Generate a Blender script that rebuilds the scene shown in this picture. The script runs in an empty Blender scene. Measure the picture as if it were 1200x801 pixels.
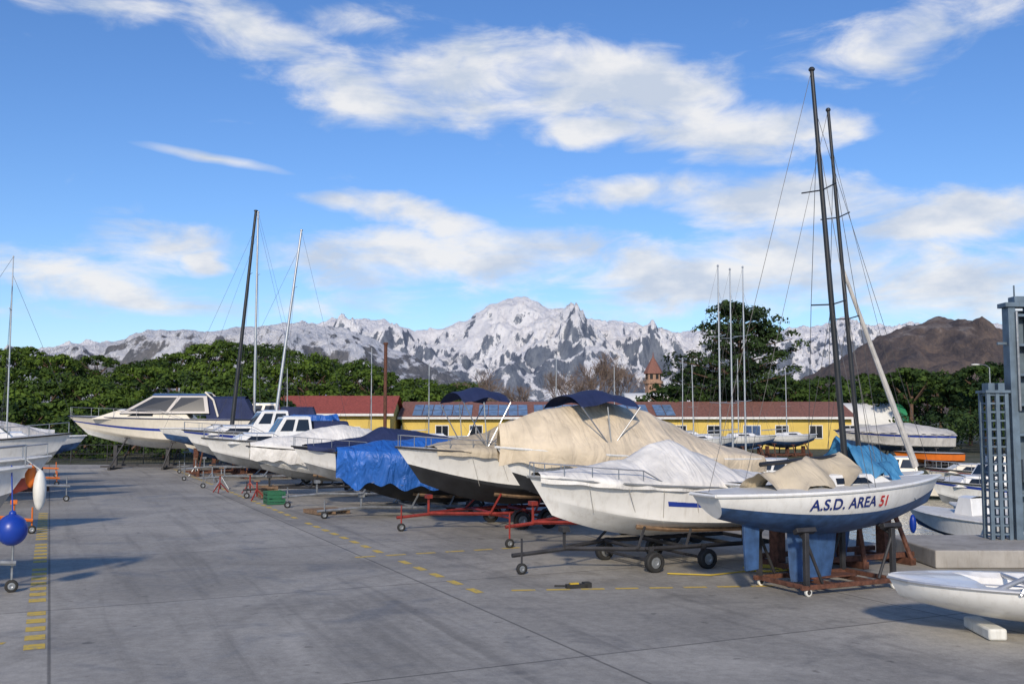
import bpy, math, random
from mathutils import Vector, Matrix, noise
import numpy as np
R=math.radians
rnd=random.Random(7); rng=np.random.default_rng(7)
sc=bpy.context.scene
sc.view_settings.view_transform='Standard'; sc.view_settings.look='None'; sc.view_settings.exposure=0
COL=sc.collection
# ------------------------------------------------------------ materials
def newmat(name):
    m=bpy.data.materials.new(name); m.use_nodes=True
    nt=m.node_tree; return m,nt,nt.nodes,nt.links,nt.nodes['Principled BSDF']
def M(name,col,rough=.5,metal=0,var=.12,scale=3,bump=0,bscale=25,coat=0,dirt=0,dist=.01):
    m,nt,N,Lk,b=newmat(name)
    tc=N.new('ShaderNodeTexCoord'); n=N.new('ShaderNodeTexNoise'); n.inputs['Scale'].default_value=scale; n.inputs['Detail'].default_value=4
    Lk.new(tc.outputs['Object'],n.inputs['Vector'])
    r=N.new('ShaderNodeValToRGB'); r.color_ramp.elements[0].position=.3; r.color_ramp.elements[1].position=.7
    r.color_ramp.elements[0].color=tuple(c*(1-var) for c in col)+(1,)
    r.color_ramp.elements[1].color=tuple(min(1,c*(1+var)) for c in col)+(1,)
    Lk.new(n.outputs['Fac'],r.inputs['Fac']); out=r.outputs['Color']
    if dirt:
        mp=N.new('ShaderNodeMapping'); mp.inputs['Scale'].default_value=(5,5,.8); Lk.new(tc.outputs['Object'],mp.inputs['Vector'])
        n2=N.new('ShaderNodeTexNoise'); n2.inputs['Scale'].default_value=1.6; n2.inputs['Detail'].default_value=5; n2.inputs['Roughness'].default_value=.65
        Lk.new(mp.outputs[0],n2.inputs['Vector'])
        mr=N.new('ShaderNodeMapRange'); mr.inputs[1].default_value=.5; mr.inputs[2].default_value=.78; mr.inputs[4].default_value=dirt
        Lk.new(n2.outputs['Fac'],mr.inputs[0])
        mx=N.new('ShaderNodeMixRGB'); mx.inputs[2].default_value=(col[0]*.45,col[1]*.4,col[2]*.32,1)
        Lk.new(mr.outputs[0],mx.inputs[0]); Lk.new(out,mx.inputs[1]); out=mx.outputs[0]
    Lk.new(out,b.inputs['Base Color'])
    b.inputs['Roughness'].default_value=rough; b.inputs['Metallic'].default_value=metal; b.inputs['Coat Weight'].default_value=coat
    if bump:
        n3=N.new('ShaderNodeTexNoise'); n3.inputs['Scale'].default_value=bscale; n3.inputs['Detail'].default_value=4
        Lk.new(tc.outputs['Object'],n3.inputs['Vector'])
        bp=N.new('ShaderNodeBump'); bp.inputs['Strength'].default_value=bump; bp.inputs['Distance'].default_value=dist
        Lk.new(n3.outputs['Fac'],bp.inputs['Height']); Lk.new(bp.outputs[0],b.inputs['Normal'])
    return m
def FAB(name,col,rough=.8,var=.12,bs=.4):
    m,nt,N,Lk,b=newmat(name)
    tc=N.new('ShaderNodeTexCoord')
    n=N.new('ShaderNodeTexNoise'); n.inputs['Scale'].default_value=1.4; n.inputs['Detail'].default_value=7; n.inputs['Roughness'].default_value=.6
    Lk.new(tc.outputs['Object'],n.inputs['Vector'])
    r=N.new('ShaderNodeValToRGB'); r.color_ramp.elements[0].position=.32; r.color_ramp.elements[1].position=.62
    r.color_ramp.elements[0].color=tuple(c*(1-var*1.8) for c in col)+(1,)
    r.color_ramp.elements[1].color=tuple(min(1,c*(1+var)) for c in col)+(1,)
    Lk.new(n.outputs['Fac'],r.inputs['Fac']); Lk.new(r.outputs[0],b.inputs['Base Color']); b.inputs['Roughness'].default_value=rough
    mp=N.new('ShaderNodeMapping'); mp.inputs['Scale'].default_value=(1.6,.5,.6); mp.inputs['Rotation'].default_value=(0,.3,.3); Lk.new(tc.outputs['Object'],mp.inputs['Vector'])
    v=N.new('ShaderNodeTexNoise'); v.inputs['Scale'].default_value=2.0; v.inputs['Detail'].default_value=3; v.inputs['Distortion'].default_value=.7
    Lk.new(mp.outputs[0],v.inputs['Vector'])
    bp=N.new('ShaderNodeBump'); bp.inputs['Strength'].default_value=bs; bp.inputs['Distance'].default_value=.3
    Lk.new(v.outputs['Fac'],bp.inputs['Height']); Lk.new(bp.outputs[0],b.inputs['Normal'])
    return m
white=M('gelcoat_white',(.79,.785,.76),.28,var=.05,coat=.3,dirt=.35)
white2=M('gelcoat_white_old',(.68,.68,.66),.4,var=.08,dirt=.5)
cream=M('gelcoat_cream',(.78,.72,.6),.3,var=.05,coat=.3,dirt=.2)
deckm=M('deck_nonslip',(.66,.65,.61),.6,var=.08,bump=.2,dirt=.4)
navy=M('navy_gelcoat',(.018,.03,.09),.3,var=.2,coat=.3)
bluebot=M('antifouling_blue',(.035,.085,.2),.6,var=.35,scale=5,dirt=.5)
blackbot=M('antifouling_black',(.018,.02,.024),.6,var=.3,dirt=.2)
redbot=M('antifouling_red',(.2,.04,.03),.7,var=.3)
greybot=M('antifouling_grey',(.2,.21,.22),.6,var=.2,dirt=.4)
stripeb=M('stripe_blue',(.02,.05,.3),.35)
rubber=M('black_rubber',(.018,.018,.018),.75,var=.3)
galv=M('galvanised_steel',(.3,.32,.34),.45,.6,var=.25,scale=8,dirt=.4)
chrome=M('stainless_steel',(.42,.43,.44),.38,.8,var=.05)
alu=M('mast_aluminium',(.5,.51,.52),.35,.6,var=.08)
darkmast=M('mast_black',(.03,.032,.036),.4,.2,var=.2)
redfr=M('red_painted_steel',(.24,.03,.022),.5,var=.3,scale=6,dirt=.6)
rust=M('rusty_steel',(.13,.055,.035),.8,.2,var=.45,scale=12,bump=.3)
darkst=M('dark_steel',(.05,.05,.055),.6,.4,var=.3,dirt=.4)
wood=M('bunk_wood',(.2,.13,.08),.8,var=.3,scale=9)
glass=M('smoked_glass',(.015,.02,.028),.08,var=.1)
bluef=M('fender_blue',(.01,.05,.36),.35,var=.1)
whitef=M('fender_white',(.7,.7,.66),.45,dirt=.5)
orangef=M('orange_paint',(.7,.17,.02),.5,var=.15,dirt=.3)
tbeige=FAB('cover_beige',(.64,.54,.4)); twhite=FAB('cover_white',(.72,.7,.66)); tgrey=FAB('cover_grey',(.5,.48,.45))
tblue=FAB('tarp_blue',(.02,.12,.45),.5,bs=.8); tnavy=FAB('cover_navy',(.014,.025,.085)); ttan=FAB('cover_tan',(.5,.43,.32)); tsky=FAB('cover_skyblue',(.05,.22,.42),.7,bs=.8)
rope=M('rope',(.45,.43,.38),.9)
wire=M('rigging_wire',(.07,.07,.075),.5,.3)
# ------------------------------------------------------------ mesh builder
class MB:
    def __init__(s): s.v=[];s.f=[];s.m=[]
    def add(s,vs,fs,mi=0):
        o=len(s.v); s.v+=[tuple(p) for p in vs]; s.f+=[tuple(i+o for i in f) for f in fs]; s.m+=[mi]*len(fs)
    def box(s,c,d,mi=0,rot=None,taper=1):
        vs=[]
        for z in(-1,1):
            k=taper if z>0 else 1
            for x,y in((-1,-1),(1,-1),(1,1),(-1,1)):
                p=Vector((x*d[0]/2*k,y*d[1]/2*k,z*d[2]/2))
                if rot: p=rot@p
                vs.append(p+Vector(c))
        s.add(vs,[(3,2,1,0),(4,5,6,7),(0,1,5,4),(1,2,6,5),(2,3,7,6),(3,0,4,7)],mi)
    def cyl(s,a,b,r0,r1=None,n=8,mi=0,cap=True):
        a=Vector(a);b=Vector(b); r1=r0 if r1 is None else r1; d=(b-a)
        if d.length<1e-6: return
        q=d.to_track_quat('Z','Y'); vs=[]
        for p,r in((a,r0),(b,r1)):
            for i in range(n):
                t=2*math.pi*i/n; vs.append(p+q@Vector((math.cos(t)*r,math.sin(t)*r,0)))
        fs=[(i,(i+1)%n,n+(i+1)%n,n+i) for i in range(n)]
        if cap: fs+= [tuple(range(n-1,-1,-1)),tuple(range(n,2*n))]
        s.add(vs,fs,mi)
    def tube(s,pts,r,n=6,mi=0):
        for a,b in zip(pts[:-1],pts[1:]): s.cyl(a,b,r,n=n,mi=mi)
    def lathe(s,c,axis,prof,n=18,mi=0):
        q=Vector(axis).to_track_quat('Z','Y'); c=Vector(c); rows=[]
        for z,r in prof:
            rows.append([c+q@Vector((math.cos(2*math.pi*i/n)*r,math.sin(2*math.pi*i/n)*r,z)) for i in range(n)])
        vs=[p for r_ in rows for p in r_]; fs=[]
        for j in range(len(rows)-1):
            for i in range(n): fs.append((j*n+i,j*n+(i+1)%n,(j+1)*n+(i+1)%n,(j+1)*n+i))
        s.add(vs,fs,mi)
    def ell(s,c,r,mi=0,nu=16,nv=10):
        prof=[(math.cos(math.pi*j/nv),max(1e-4,math.sin(math.pi*j/nv))) for j in range(nv+1)]
        vs=[];fs=[]
        for z,q in prof:
            for i in range(nu):
                t=2*math.pi*i/nu; vs.append((c[0]+r[0]*q*math.cos(t),c[1]+r[1]*q*math.sin(t),c[2]+r[2]*z))
        for j in range(nv):
            for i in range(nu): fs.append(((j+1)*nu+i,(j+1)*nu+(i+1)%nu,j*nu+(i+1)%nu,j*nu+i))
        s.add(vs,fs,mi)
    def grid(s,rows,mi=0):
        n=len(rows[0]); o=len(s.v); s.v+=[tuple(p) for r_ in rows for p in r_]
        for i in range(len(rows)-1):
            for j in range(n-1):
                s.f.append((o+i*n+j,o+i*n+j+1,o+(i+1)*n+j+1,o+(i+1)*n+j)); s.m.append(mi(i,j) if callable(mi) else mi)
    def wheel(s,c,axis,rad,w,mt=0,mr=1):
        s.lathe(c,axis,[(-w/2,rad*.58),(-w/2,rad*.86),(-w*.36,rad),(w*.36,rad),(w/2,rad*.86),(w/2,rad*.58)],20,mt)
        s.lathe(c,axis,[(-w*.3,.001),(-w*.32,rad*.25),(-w*.38,rad*.3),(-w*.34,rad*.59),(w*.34,rad*.59),(w*.38,rad*.3),(w*.32,rad*.25),(w*.3,.001)],14,mr)
    def obj(s,name,mats,parent=None,smooth=True,bevel=0,loc=None,rz=0,ang=38):
        me=bpy.data.meshes.new(name); me.from_pydata(s.v,[],s.f)
        for m in mats: me.materials.append(m)
        me.polygons.foreach_set('material_index',s.m)
        if smooth:
            me.polygons.foreach_set('use_smooth',[True]*len(s.f)); me.set_sharp_from_angle(angle=R(ang))
        me.update(); o=bpy.data.objects.new(name,me); COL.objects.link(o)
        if parent: o.parent=parent
        if loc is not None: o.location=loc
        o.rotation_euler[2]=rz
        if bevel:
            b=o.modifiers.new('bevel','BEVEL'); b.width=bevel; b.segments=2; b.limit_method='ANGLE'
        return o
def empty(name,loc=(0,0,0),rz=0):
    e=bpy.data.objects.new(name,None); COL.objects.link(e); e.location=loc; e.rotation_euler[2]=rz; e.empty_display_size=.3; return e
# ------------------------------------------------------------ world / sky
TH=math.atan(90/1167)
def sky_dir(px,py):
    f=1167*math.cos(TH)-(400.5-py)*math.sin(TH); u=1167*math.sin(TH)+(400.5-py)*math.cos(TH)
    return math.atan2(px-600,f), math.atan2(u,math.hypot(px-600,f))
SUN_AZ=R(186); SUN_EL=R(27)
w=bpy.data.worlds.new('World'); sc.world=w; w.use_nodes=True
N=w.node_tree.nodes; Lk=w.node_tree.links; bg=N['Background']
sky=N.new('ShaderNodeTexSky'); sky.sky_type='NISHITA'; sky.sun_disc=False; sky.sun_elevation=SUN_EL; sky.sun_rotation=SUN_AZ
sky.air_density=1.0; sky.dust_density=.4; sky.ozone_density=2.2
hs=N.new('ShaderNodeHueSaturation'); hs.inputs['Saturation'].default_value=1.14; Lk.new(sky.outputs[0],hs.inputs['Color'])
tint=N.new('ShaderNodeMixRGB'); tint.blend_type='MULTIPLY'; tint.inputs[0].default_value=1; tint.inputs[2].default_value=(.97,1.13,1.45,1); Lk.new(hs.outputs[0],tint.inputs[1])
tc=N.new('ShaderNodeTexCoord'); sp=N.new('ShaderNodeSeparateXYZ'); Lk.new(tc.outputs['Generated'],sp.inputs[0])
def math_(op,a,b=None):
    n=N.new('ShaderNodeMath'); n.operation=op
    for i,v in enumerate((a,b)):
        if v is None: continue
        if isinstance(v,(int,float)): n.inputs[i].default_value=v
        else: Lk.new(v,n.inputs[i])
    return n.outputs[0]
az=math_('ARCTAN2',sp.outputs[0],sp.outputs[1]); el=math_('ARCSINE',sp.outputs[2])
cb=N.new('ShaderNodeCombineXYZ'); Lk.new(az,cb.inputs[0]); Lk.new(el,cb.inputs[1])
def noise_(scale,sx,sy,det,ro,off=(0,0,0),dis=0):
    mp=N.new('ShaderNodeMapping'); mp.inputs['Scale'].default_value=(sx,sy,1); mp.inputs['Location'].default_value=off
    Lk.new(cb.outputs[0],mp.inputs[0]); n=N.new('ShaderNodeTexNoise'); n.noise_dimensions='2D'; n.inputs['Scale'].default_value=scale
    n.inputs['Detail'].default_value=det; n.inputs['Roughness'].default_value=ro; n.inputs['Distortion'].default_value=dis
    Lk.new(mp.outputs[0],n.inputs['Vector']); return n
wn=noise_(7,1,2,3,.55)
vs_=N.new('ShaderNodeVectorMath'); vs_.operation='SUBTRACT'; vs_.inputs[1].default_value=(.5,.5,.5); Lk.new(wn.outputs['Color'],vs_.inputs[0])
vm=N.new('ShaderNodeVectorMath'); vm.operation='MULTIPLY'; vm.inputs[1].default_value=(.1,.04,0); Lk.new(vs_.outputs[0],vm.inputs[0])
va=N.new('ShaderNodeVectorMath'); va.operation='ADD'; Lk.new(cb.outputs[0],va.inputs[0]); Lk.new(vm.outputs[0],va.inputs[1])
clouds=[ # cx,cy,rx,ry,rot,strength
(290,45,150,40,-20,.95),(400,98,130,42,-15,1.0),(560,92,140,52,0,1.4),(660,88,130,50,0,1.4),
(760,110,150,52,-12,1.35),(850,152,145,38,-5,1.45),(690,152,90,22,0,1.5),(950,160,110,24,0,1.1),(1060,45,220,40,8,.95),(110,5,200,20,0,.9),(470,30,120,24,0,.7),
(490,252,105,20,-5,1.35),(405,242,65,10,0,1.0),(750,222,160,24,0,1.1),(910,240,150,38,0,1.3),(1100,252,170,30,0,1.3),
(1015,152,45,15,0,1.1),(180,294,110,28,0,1.15),(245,310,30,14,0,1.3),(540,300,330,36,0,1.2),(860,318,360,48,0,1.25),(1150,335,200,58,0,1.15),(90,330,200,34,-6,1.0),(140,352,190,18,-5,1.0),
(600,366,900,24,0,.75)]
acc=None
for cx,cy,rx,ry,ro,st in clouds:
    a,e=sky_dir(cx,cy)
    mp=N.new('ShaderNodeMapping'); mp.vector_type='TEXTURE'; mp.inputs['Location'].default_value=(a,e,0); mp.inputs['Rotation'].default_value=(0,0,R(ro))
    mp.inputs['Scale'].default_value=(rx/1167*1.15,ry/1167*1.25,1); Lk.new(va.outputs[0],mp.inputs[0])
    g=N.new('ShaderNodeTexGradient'); g.gradient_type='SPHERICAL'; Lk.new(mp.outputs[0],g.inputs[0])
    p=math_('MULTIPLY',math_('POWER',g.outputs['Fac'],.7),st)
    acc=p if acc is None else math_('MAXIMUM',acc,p)
fb=noise_(9,1,2.8,8,.6,(3,1,0),.3)
dn=math_('ADD',acc,math_('MULTIPLY',math_('SUBTRACT',fb.outputs['Fac'],.5),1.8))
mr=N.new('ShaderNodeMapRange'); mr.interpolation_type='SMOOTHSTEP'; mr.inputs[1].default_value=.24; mr.inputs[2].default_value=1.15; mr.inputs[4].default_value=.95; Lk.new(dn,mr.inputs[0])
a,e=sky_dir(250,187)
mp=N.new('ShaderNodeMapping'); mp.vector_type='TEXTURE'; mp.inputs['Location'].default_value=(a,e,0); mp.inputs['Rotation'].default_value=(0,0,R(-7)); mp.inputs['Scale'].default_value=(95/1167,7/1167,1)
vm2=N.new('ShaderNodeVectorMath'); vm2.operation='MULTIPLY'; vm2.inputs[1].default_value=(.02,.014,0); Lk.new(vs_.outputs[0],vm2.inputs[0])
va2=N.new('ShaderNodeVectorMath'); va2.operation='ADD'; Lk.new(cb.outputs[0],va2.inputs[0]); Lk.new(vm2.outputs[0],va2.inputs[1]); Lk.new(va2.outputs[0],mp.inputs[0])
g=N.new('ShaderNodeTexGradient'); g.gradient_type='SPHERICAL'; Lk.new(mp.outputs[0],g.inputs[0])
ct=math_('MULTIPLY',math_('MULTIPLY',g.outputs['Fac'],1.6),math_('ADD',fb.outputs['Fac'],.1))
tot=math_('MINIMUM',math_('MAXIMUM',mr.outputs[0],ct),.95)
sh=noise_(10,1,2.2,5,.55,(3.03,1.05,0))
rp=N.new('ShaderNodeValToRGB'); rp.color_ramp.elements[0].position=.36; rp.color_ramp.elements[1].position=.62
rp.color_ramp.elements[0].color=(.58,.65,.77,1); rp.color_ramp.elements[1].color=(.88,.88,.89,1); Lk.new(sh.outputs['Fac'],rp.inputs[0])
STR=.1
cc=N.new('ShaderNodeVectorMath'); cc.operation='SCALE'; cc.inputs[3].default_value=1/STR; Lk.new(rp.outputs[0],cc.inputs[0])
mx=N.new('ShaderNodeMixRGB'); Lk.new(tot,mx.inputs[0]); Lk.new(tint.outputs[0],mx.inputs[1]); Lk.new(cc.outputs[0],mx.inputs[2])
Lk.new(mx.outputs[0],bg.inputs[0]); bg.inputs[1].default_value=STR
sd=Vector((math.sin(SUN_AZ)*math.cos(SUN_EL),math.cos(SUN_AZ)*math.cos(SUN_EL),math.sin(SUN_EL)))
sl=bpy.data.lights.new('sun','SUN'); sl.energy=3.4; sl.angle=R(4); sl.color=(1,.87,.69)
so=bpy.data.objects.new('sun',sl); COL.objects.link(so); so.rotation_euler=(-sd).to_track_quat('-Z','Y').to_euler(); so.location=(0,-20,40)
# ------------------------------------------------------------ camera
cd=bpy.data.cameras.new('camera'); cd.lens=35; cd.sensor_width=36; cd.clip_end=20000; cd.clip_start=.1
co=bpy.data.objects.new('camera',cd); COL.objects.link(co); co.location=(0,0,3); co.rotation_euler=(R(90)+TH,0,0); sc.camera=co
# ------------------------------------------------------------ ground, yard, water
AX=Vector((-.42,.907,0)); AX.normalize(); PX=Vector((AX.y,-AX.x,0))
A=(9.5,23);B=(-5.5,55.5);C=(85,60);D=(85,23)
gm,nt,GN,GL,gb=newmat('earth_and_grass')
t=GN.new('ShaderNodeTexCoord'); n=GN.new('ShaderNodeTexNoise'); n.inputs['Scale'].default_value=.25; n.inputs['Detail'].default_value=9; n.inputs['Roughness'].default_value=.7
GL.new(t.outputs['Object'],n.inputs[0]); r=GN.new('ShaderNodeValToRGB'); r.color_ramp.elements[0].position=.38; r.color_ramp.elements[0].color=(.04,.055,.02,1); r.color_ramp.elements[1].position=.62; r.color_ramp.elements[1].color=(.13,.12,.08,1)
GL.new(n.outputs['Fac'],r.inputs[0]); GL.new(r.outputs[0],gb.inputs['Base Color']); gb.inputs['Roughness'].default_value=.95
n=GN.new('ShaderNodeTexNoise'); n.inputs['Scale'].default_value=3; n.inputs['Detail'].default_value=8; GL.new(t.outputs['Object'],n.inputs[0])
bp=GN.new('ShaderNodeBump'); bp.inputs['Distance'].default_value=.3; GL.new(n.outputs['Fac'],bp.inputs['Height']); GL.new(bp.outputs[0],gb.inputs['Normal'])
g=MB(); O=[(-9000,-300),(-9000,9500),(9000,9500),(9000,-300)]; Hh=[A,B,C,D]
bot=[(A[0]+.05,A[1]+.05),(B[0]+.1,B[1]-3.5),(C[0]-1,C[1]-4),(D[0]-1,D[1]+.05)]
vv=[(x,y,0) for x,y in O]+[(x,y,0) for x,y in Hh]+[(x,y,-1.8) for x,y in bot]
ff=[]
for i in range(4):
    j=(i+1)%4; ff.append((i,4+i,4+j,j)); ff.append((4+i,8+i,8+j,4+j))
ff.append((11,10,9,8)); g.add(vv,ff); g.obj('ground',[gm],smooth=False)
wm,nt,WN,WL,wb=newmat('harbour_water'); wb.inputs['Base Color'].default_value=(.03,.06,.055,1); wb.inputs['Roughness'].default_value=.06
t=WN.new('ShaderNodeTexCoord'); n=WN.new('ShaderNodeTexNoise'); n.inputs['Scale'].default_value=2.2; n.inputs['Detail'].default_value=4; WL.new(t.outputs['Object'],n.inputs[0])
bp=WN.new('ShaderNodeBump'); bp.inputs['Strength'].default_value=.35; bp.inputs['Distance'].default_value=.1; WL.new(n.outputs['Fac'],bp.inputs['Height']); WL.new(bp.outputs[0],wb.inputs['Normal'])
g=MB(); g.add([(A[0]+.03,A[1]+.03,-.75),(D[0]-.2,D[1]+.03,-.75),(C[0]-.2,C[1]-1.2,-.75),(B[0]+.05,B[1]-1,-.75)],[(0,1,2,3)]); g.obj('water',[wm],smooth=False)
# concrete
cm,nt,CN,CL,cbs=newmat('yard_concrete')
t=CN.new('ShaderNodeTexCoord')
def cn(scale,det=6,ro=.6,dis=0,vec=None):
    n=CN.new('ShaderNodeTexNoise'); n.inputs['Scale'].default_value=scale; n.inputs['Detail'].default_value=det; n.inputs['Roughness'].default_value=ro; n.inputs['Distortion'].default_value=dis
    CL.new(vec or t.outputs['Object'],n.inputs[0]); return n.outputs['Fac']
def cmth(op,a,b=None,c=None):
    n=CN.new('ShaderNodeMath'); n.operation=op
    for i,v in enumerate((a,b,c)):
        if v is None: continue
        if isinstance(v,(int,float)): n.inputs[i].default_value=v
        else: CL.new(v,n.inputs[i])
    return n.outputs[0]
def cmr(v,a,b,lo,hi):
    n=CN.new('ShaderNodeMapRange'); n.interpolation_type='SMOOTHSTEP'; n.inputs[1].default_value=a;n.inputs[2].default_value=b;n.inputs[3].default_value=lo;n.inputs[4].default_value=hi; CL.new(v,n.inputs[0]); return n.outputs[0]
nb_=cn(.22,8,.65,.6)
base=cmr(nb_,.32,.68,.27,.41)
fine=cmr(cn(6,6,.75),.25,.75,.82,1.15)
grit=cmr(cn(70,2,.7),.3,.7,.88,1.12)
nblot=cn(.6,6,.62,1.4); blot=cmr(nblot,.5,.7,1,.72)
spots=cmr(cn(3.1,2,.5,.3),.68,.76,1,.6)
mpn=CN.new('ShaderNodeMapping'); mpn.inputs['Rotation'].default_value=(0,0,-math.atan2(-AX.x,AX.y)); CL.new(t.outputs['Object'],mpn.inputs[0])
sx=CN.new('ShaderNodeSeparateXYZ'); CL.new(mpn.outputs[0],sx.inputs[0])
def joint(o,per,off,wd):
    p=cmth('PINGPONG',cmth('ADD',o,off),per/2); return cmr(p,wd*.5,wd*2,.45,1)
j1=joint(sx.outputs[0],6.2,-.09,.016); j2=joint(sx.outputs[1],6.2,1.1,.016)
mp2=CN.new('ShaderNodeMapping'); mp2.inputs['Scale'].default_value=(2.2,.1,1); CL.new(mpn.outputs[0],mp2.inputs[0])
tyre=cmr(cn(1.1,5,.6,.5,mp2.outputs[0]),.48,.75,1,.74)
wob=cmth('MULTIPLY',nblot,.5)
def arc(cx,cy,rad,wd,lo):
    sp_=CN.new('ShaderNodeVectorMath'); sp_.operation='DISTANCE'; sp_.inputs[1].default_value=(cx,cy,0); CL.new(t.outputs['Object'],sp_.inputs[0])
    d=cmth('ABSOLUTE',cmth('SUBTRACT',cmth('ADD',sp_.outputs['Value'],wob),rad)); return cmr(d,.03,wd,lo,1)
a1=arc(2.6,15.2,6.0,.2,1.12); a2=arc(2.6,15.2,6.9,.18,.88); a3=arc(-16,12,10.0,.2,.88)
fl1=cmth('FLOOR',cmth('DIVIDE',cmth('ADD',sx.outputs[0],-.09),6.2)); fl2=cmth('FLOOR',cmth('DIVIDE',cmth('ADD',sx.outputs[1],1.1),6.2))
cmb=CN.new('ShaderNodeCombineXYZ'); CL.new(fl1,cmb.inputs[0]); CL.new(fl2,cmb.inputs[1])
wnz=CN.new('ShaderNodeTexWhiteNoise'); CL.new(cmb.outputs[0],wnz.inputs[0]); slab=cmr(wnz.outputs['Value'],0,1,.93,1.06)
val=base
for q in (fine,grit,blot,spots,j1,j2,tyre,slab,a1,a2,a3): val=cmth('MULTIPLY',val,q)
cr=CN.new('ShaderNodeCombineColor'); CL.new(val,cr.inputs[0]); CL.new(cmth('MULTIPLY',val,.935),cr.inputs[1]); CL.new(cmth('MULTIPLY',val,.81),cr.inputs[2]); CL.new(cr.outputs[0],cbs.inputs['Base Color'])
CL.new(cmr(nblot,.45,.72,.82,.55),cbs.inputs['Roughness'])
bp=CN.new('ShaderNodeBump'); bp.inputs['Strength'].default_value=.4; bp.inputs['Distance'].default_value=.012; CL.new(cn(25,4,.8),bp.inputs['Height']); CL.new(bp.outputs[0],cbs.inputs['Normal'])
g=MB(); yd=[(-70,-12),(85,-12),(85,22.96),(9.45,22.96),(-5.56,55.5),(-10,66),(-70,66)]
g.add([(x,y,.004) for x,y in yd],[tuple(range(len(yd)))]); g.obj('concrete_yard',[cm],smooth=False)
# yellow markings
ym,nt,YN,YL,yb=newmat('worn_yellow_paint')
t=YN.new('ShaderNodeTexCoord'); n=YN.new('ShaderNodeTexNoise'); n.inputs['Scale'].default_value=9; n.inputs['Detail'].default_value=7; n.inputs['Roughness'].default_value=.75; YL.new(t.outputs['Object'],n.inputs[0])
r=YN.new('ShaderNodeValToRGB'); r.color_ramp.elements[0].position=.36; r.color_ramp.elements[0].color=(.32,.28,.19,1); r.color_ramp.elements[1].position=.5; r.color_ramp.elements[1].color=(.66,.46,.07,1)
YL.new(n.outputs['Fac'],r.inputs[0]); YL.new(r.outputs[0],yb.inputs['Base Color']); yb.inputs['Roughness'].default_value=.8
g=MB()
def dash(p,d,l,wd):
    p=Vector((p[0],p[1],0)); q=Vector((-d.y,d.x,0)); 
    g.add([(p+d*a*l/2+q*b*wd/2)+Vector((0,0,.008)) for a,b in((-1,-1),(1,-1),(1,1),(-1,1))],[(0,1,2,3)])
for k in range(34): 
    if k in(5,13,20): continue
    dash(Vector((-6.3,13.4))+AX.xy*k*.62,AX,.34,.26)
for k in range(50):
    if k%9==5: continue
    dash(Vector((-.65,17.7))+AX.xy*k*.95,AX,.5,.16)
for k in range(9): dash(Vector((.2,17.75))+Vector((.99,.1))*k*.62,Vector((.995,.1,0)),.42,.13)
for k in range(6): dash(Vector((-3.2,22.0))+PX.xy*k*.7,PX,.45,.14)
dash((-7.7,13.6),Vector((1,0,0)),1.8,.12)
g.obj('yellow_road_markings',[ym],smooth=False)
conc=M('cast_concrete',(.36,.34,.31),.85,var=.2,scale=2,bump=.4,dirt=.6)
g=MB(); g.box((25,21.6,.19),(33,2.7,.36)); g.obj('concrete_quay_kerb',[conc],smooth=False,bevel=.03)
# ------------------------------------------------------------ hull generator
class Hull:
    def __init__(s,L,Bm,z0,D,bow_up=.3,rake=.9,tw=.86,fore=.45,style='v',tm=.4,pb=2.3,qb=.85,aft=0,sover=0):
        s.__dict__.update(L=L,B=Bm,z0=z0,D=D,bu=bow_up,rake=rake,tw=tw,fore=fore,style=style,tm=tm,pb=pb,qb=qb,aft=aft,so=sover)
    def b(s,t):
        if t<s.tm: return s.B/2*(s.tw+(1-s.tw)*math.sin(math.pi/2*t/s.tm))
        u=min(1,(t-s.tm)/(1-s.tm)); return s.B/2*max(0,(1-u**s.pb))**s.qb
    def gz(s,t): return s.z0+s.D+s.bu*max(0,t)**1.8
    def kz(s,t):
        return s.z0+s.D*(s.fore*max(0,(t-.5)/.5)**2.3+s.aft*max(0,(.45-t)/.45)**1.8)
    def P(s,t,h,side=1):
        b=s.b(t);g_=s.gz(t);k=s.kz(t)
        if s.style=='v':
            hc=.35; cb_=b*(.9-.42*t**3); cz=k+(g_-k)*(.26+.2*t**2)
            if h<hc: w_=h/hc; y=cb_*w_; z=k+(cz-k)*w_**1.2
            else: w_=(h-hc)/(1-hc); y=cb_+(b-cb_)*w_**(1+.7*t); z=cz+(g_-cz)*w_
        else:
            y=b*math.sin(math.pi/2*h**.62); z=k+(g_-k)*h
        q=1-(z-s.z0)/(g_-s.z0)
        x=-s.L/2+s.L*t-s.rake*t**1.6*q+s.so*(1-t)**2*q
        return Vector((x,y*side,z))
    def solve(s,x,z):
        t=(x+s.L/2)/s.L
        for _ in range(12):
            g_=s.gz(t);k=s.kz(t); h=min(1,max(0,(z-k)/(g_-k))); p=s.P(t,h); t=min(1,max(0,t+(x-p.x)/s.L))
        return p
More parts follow.
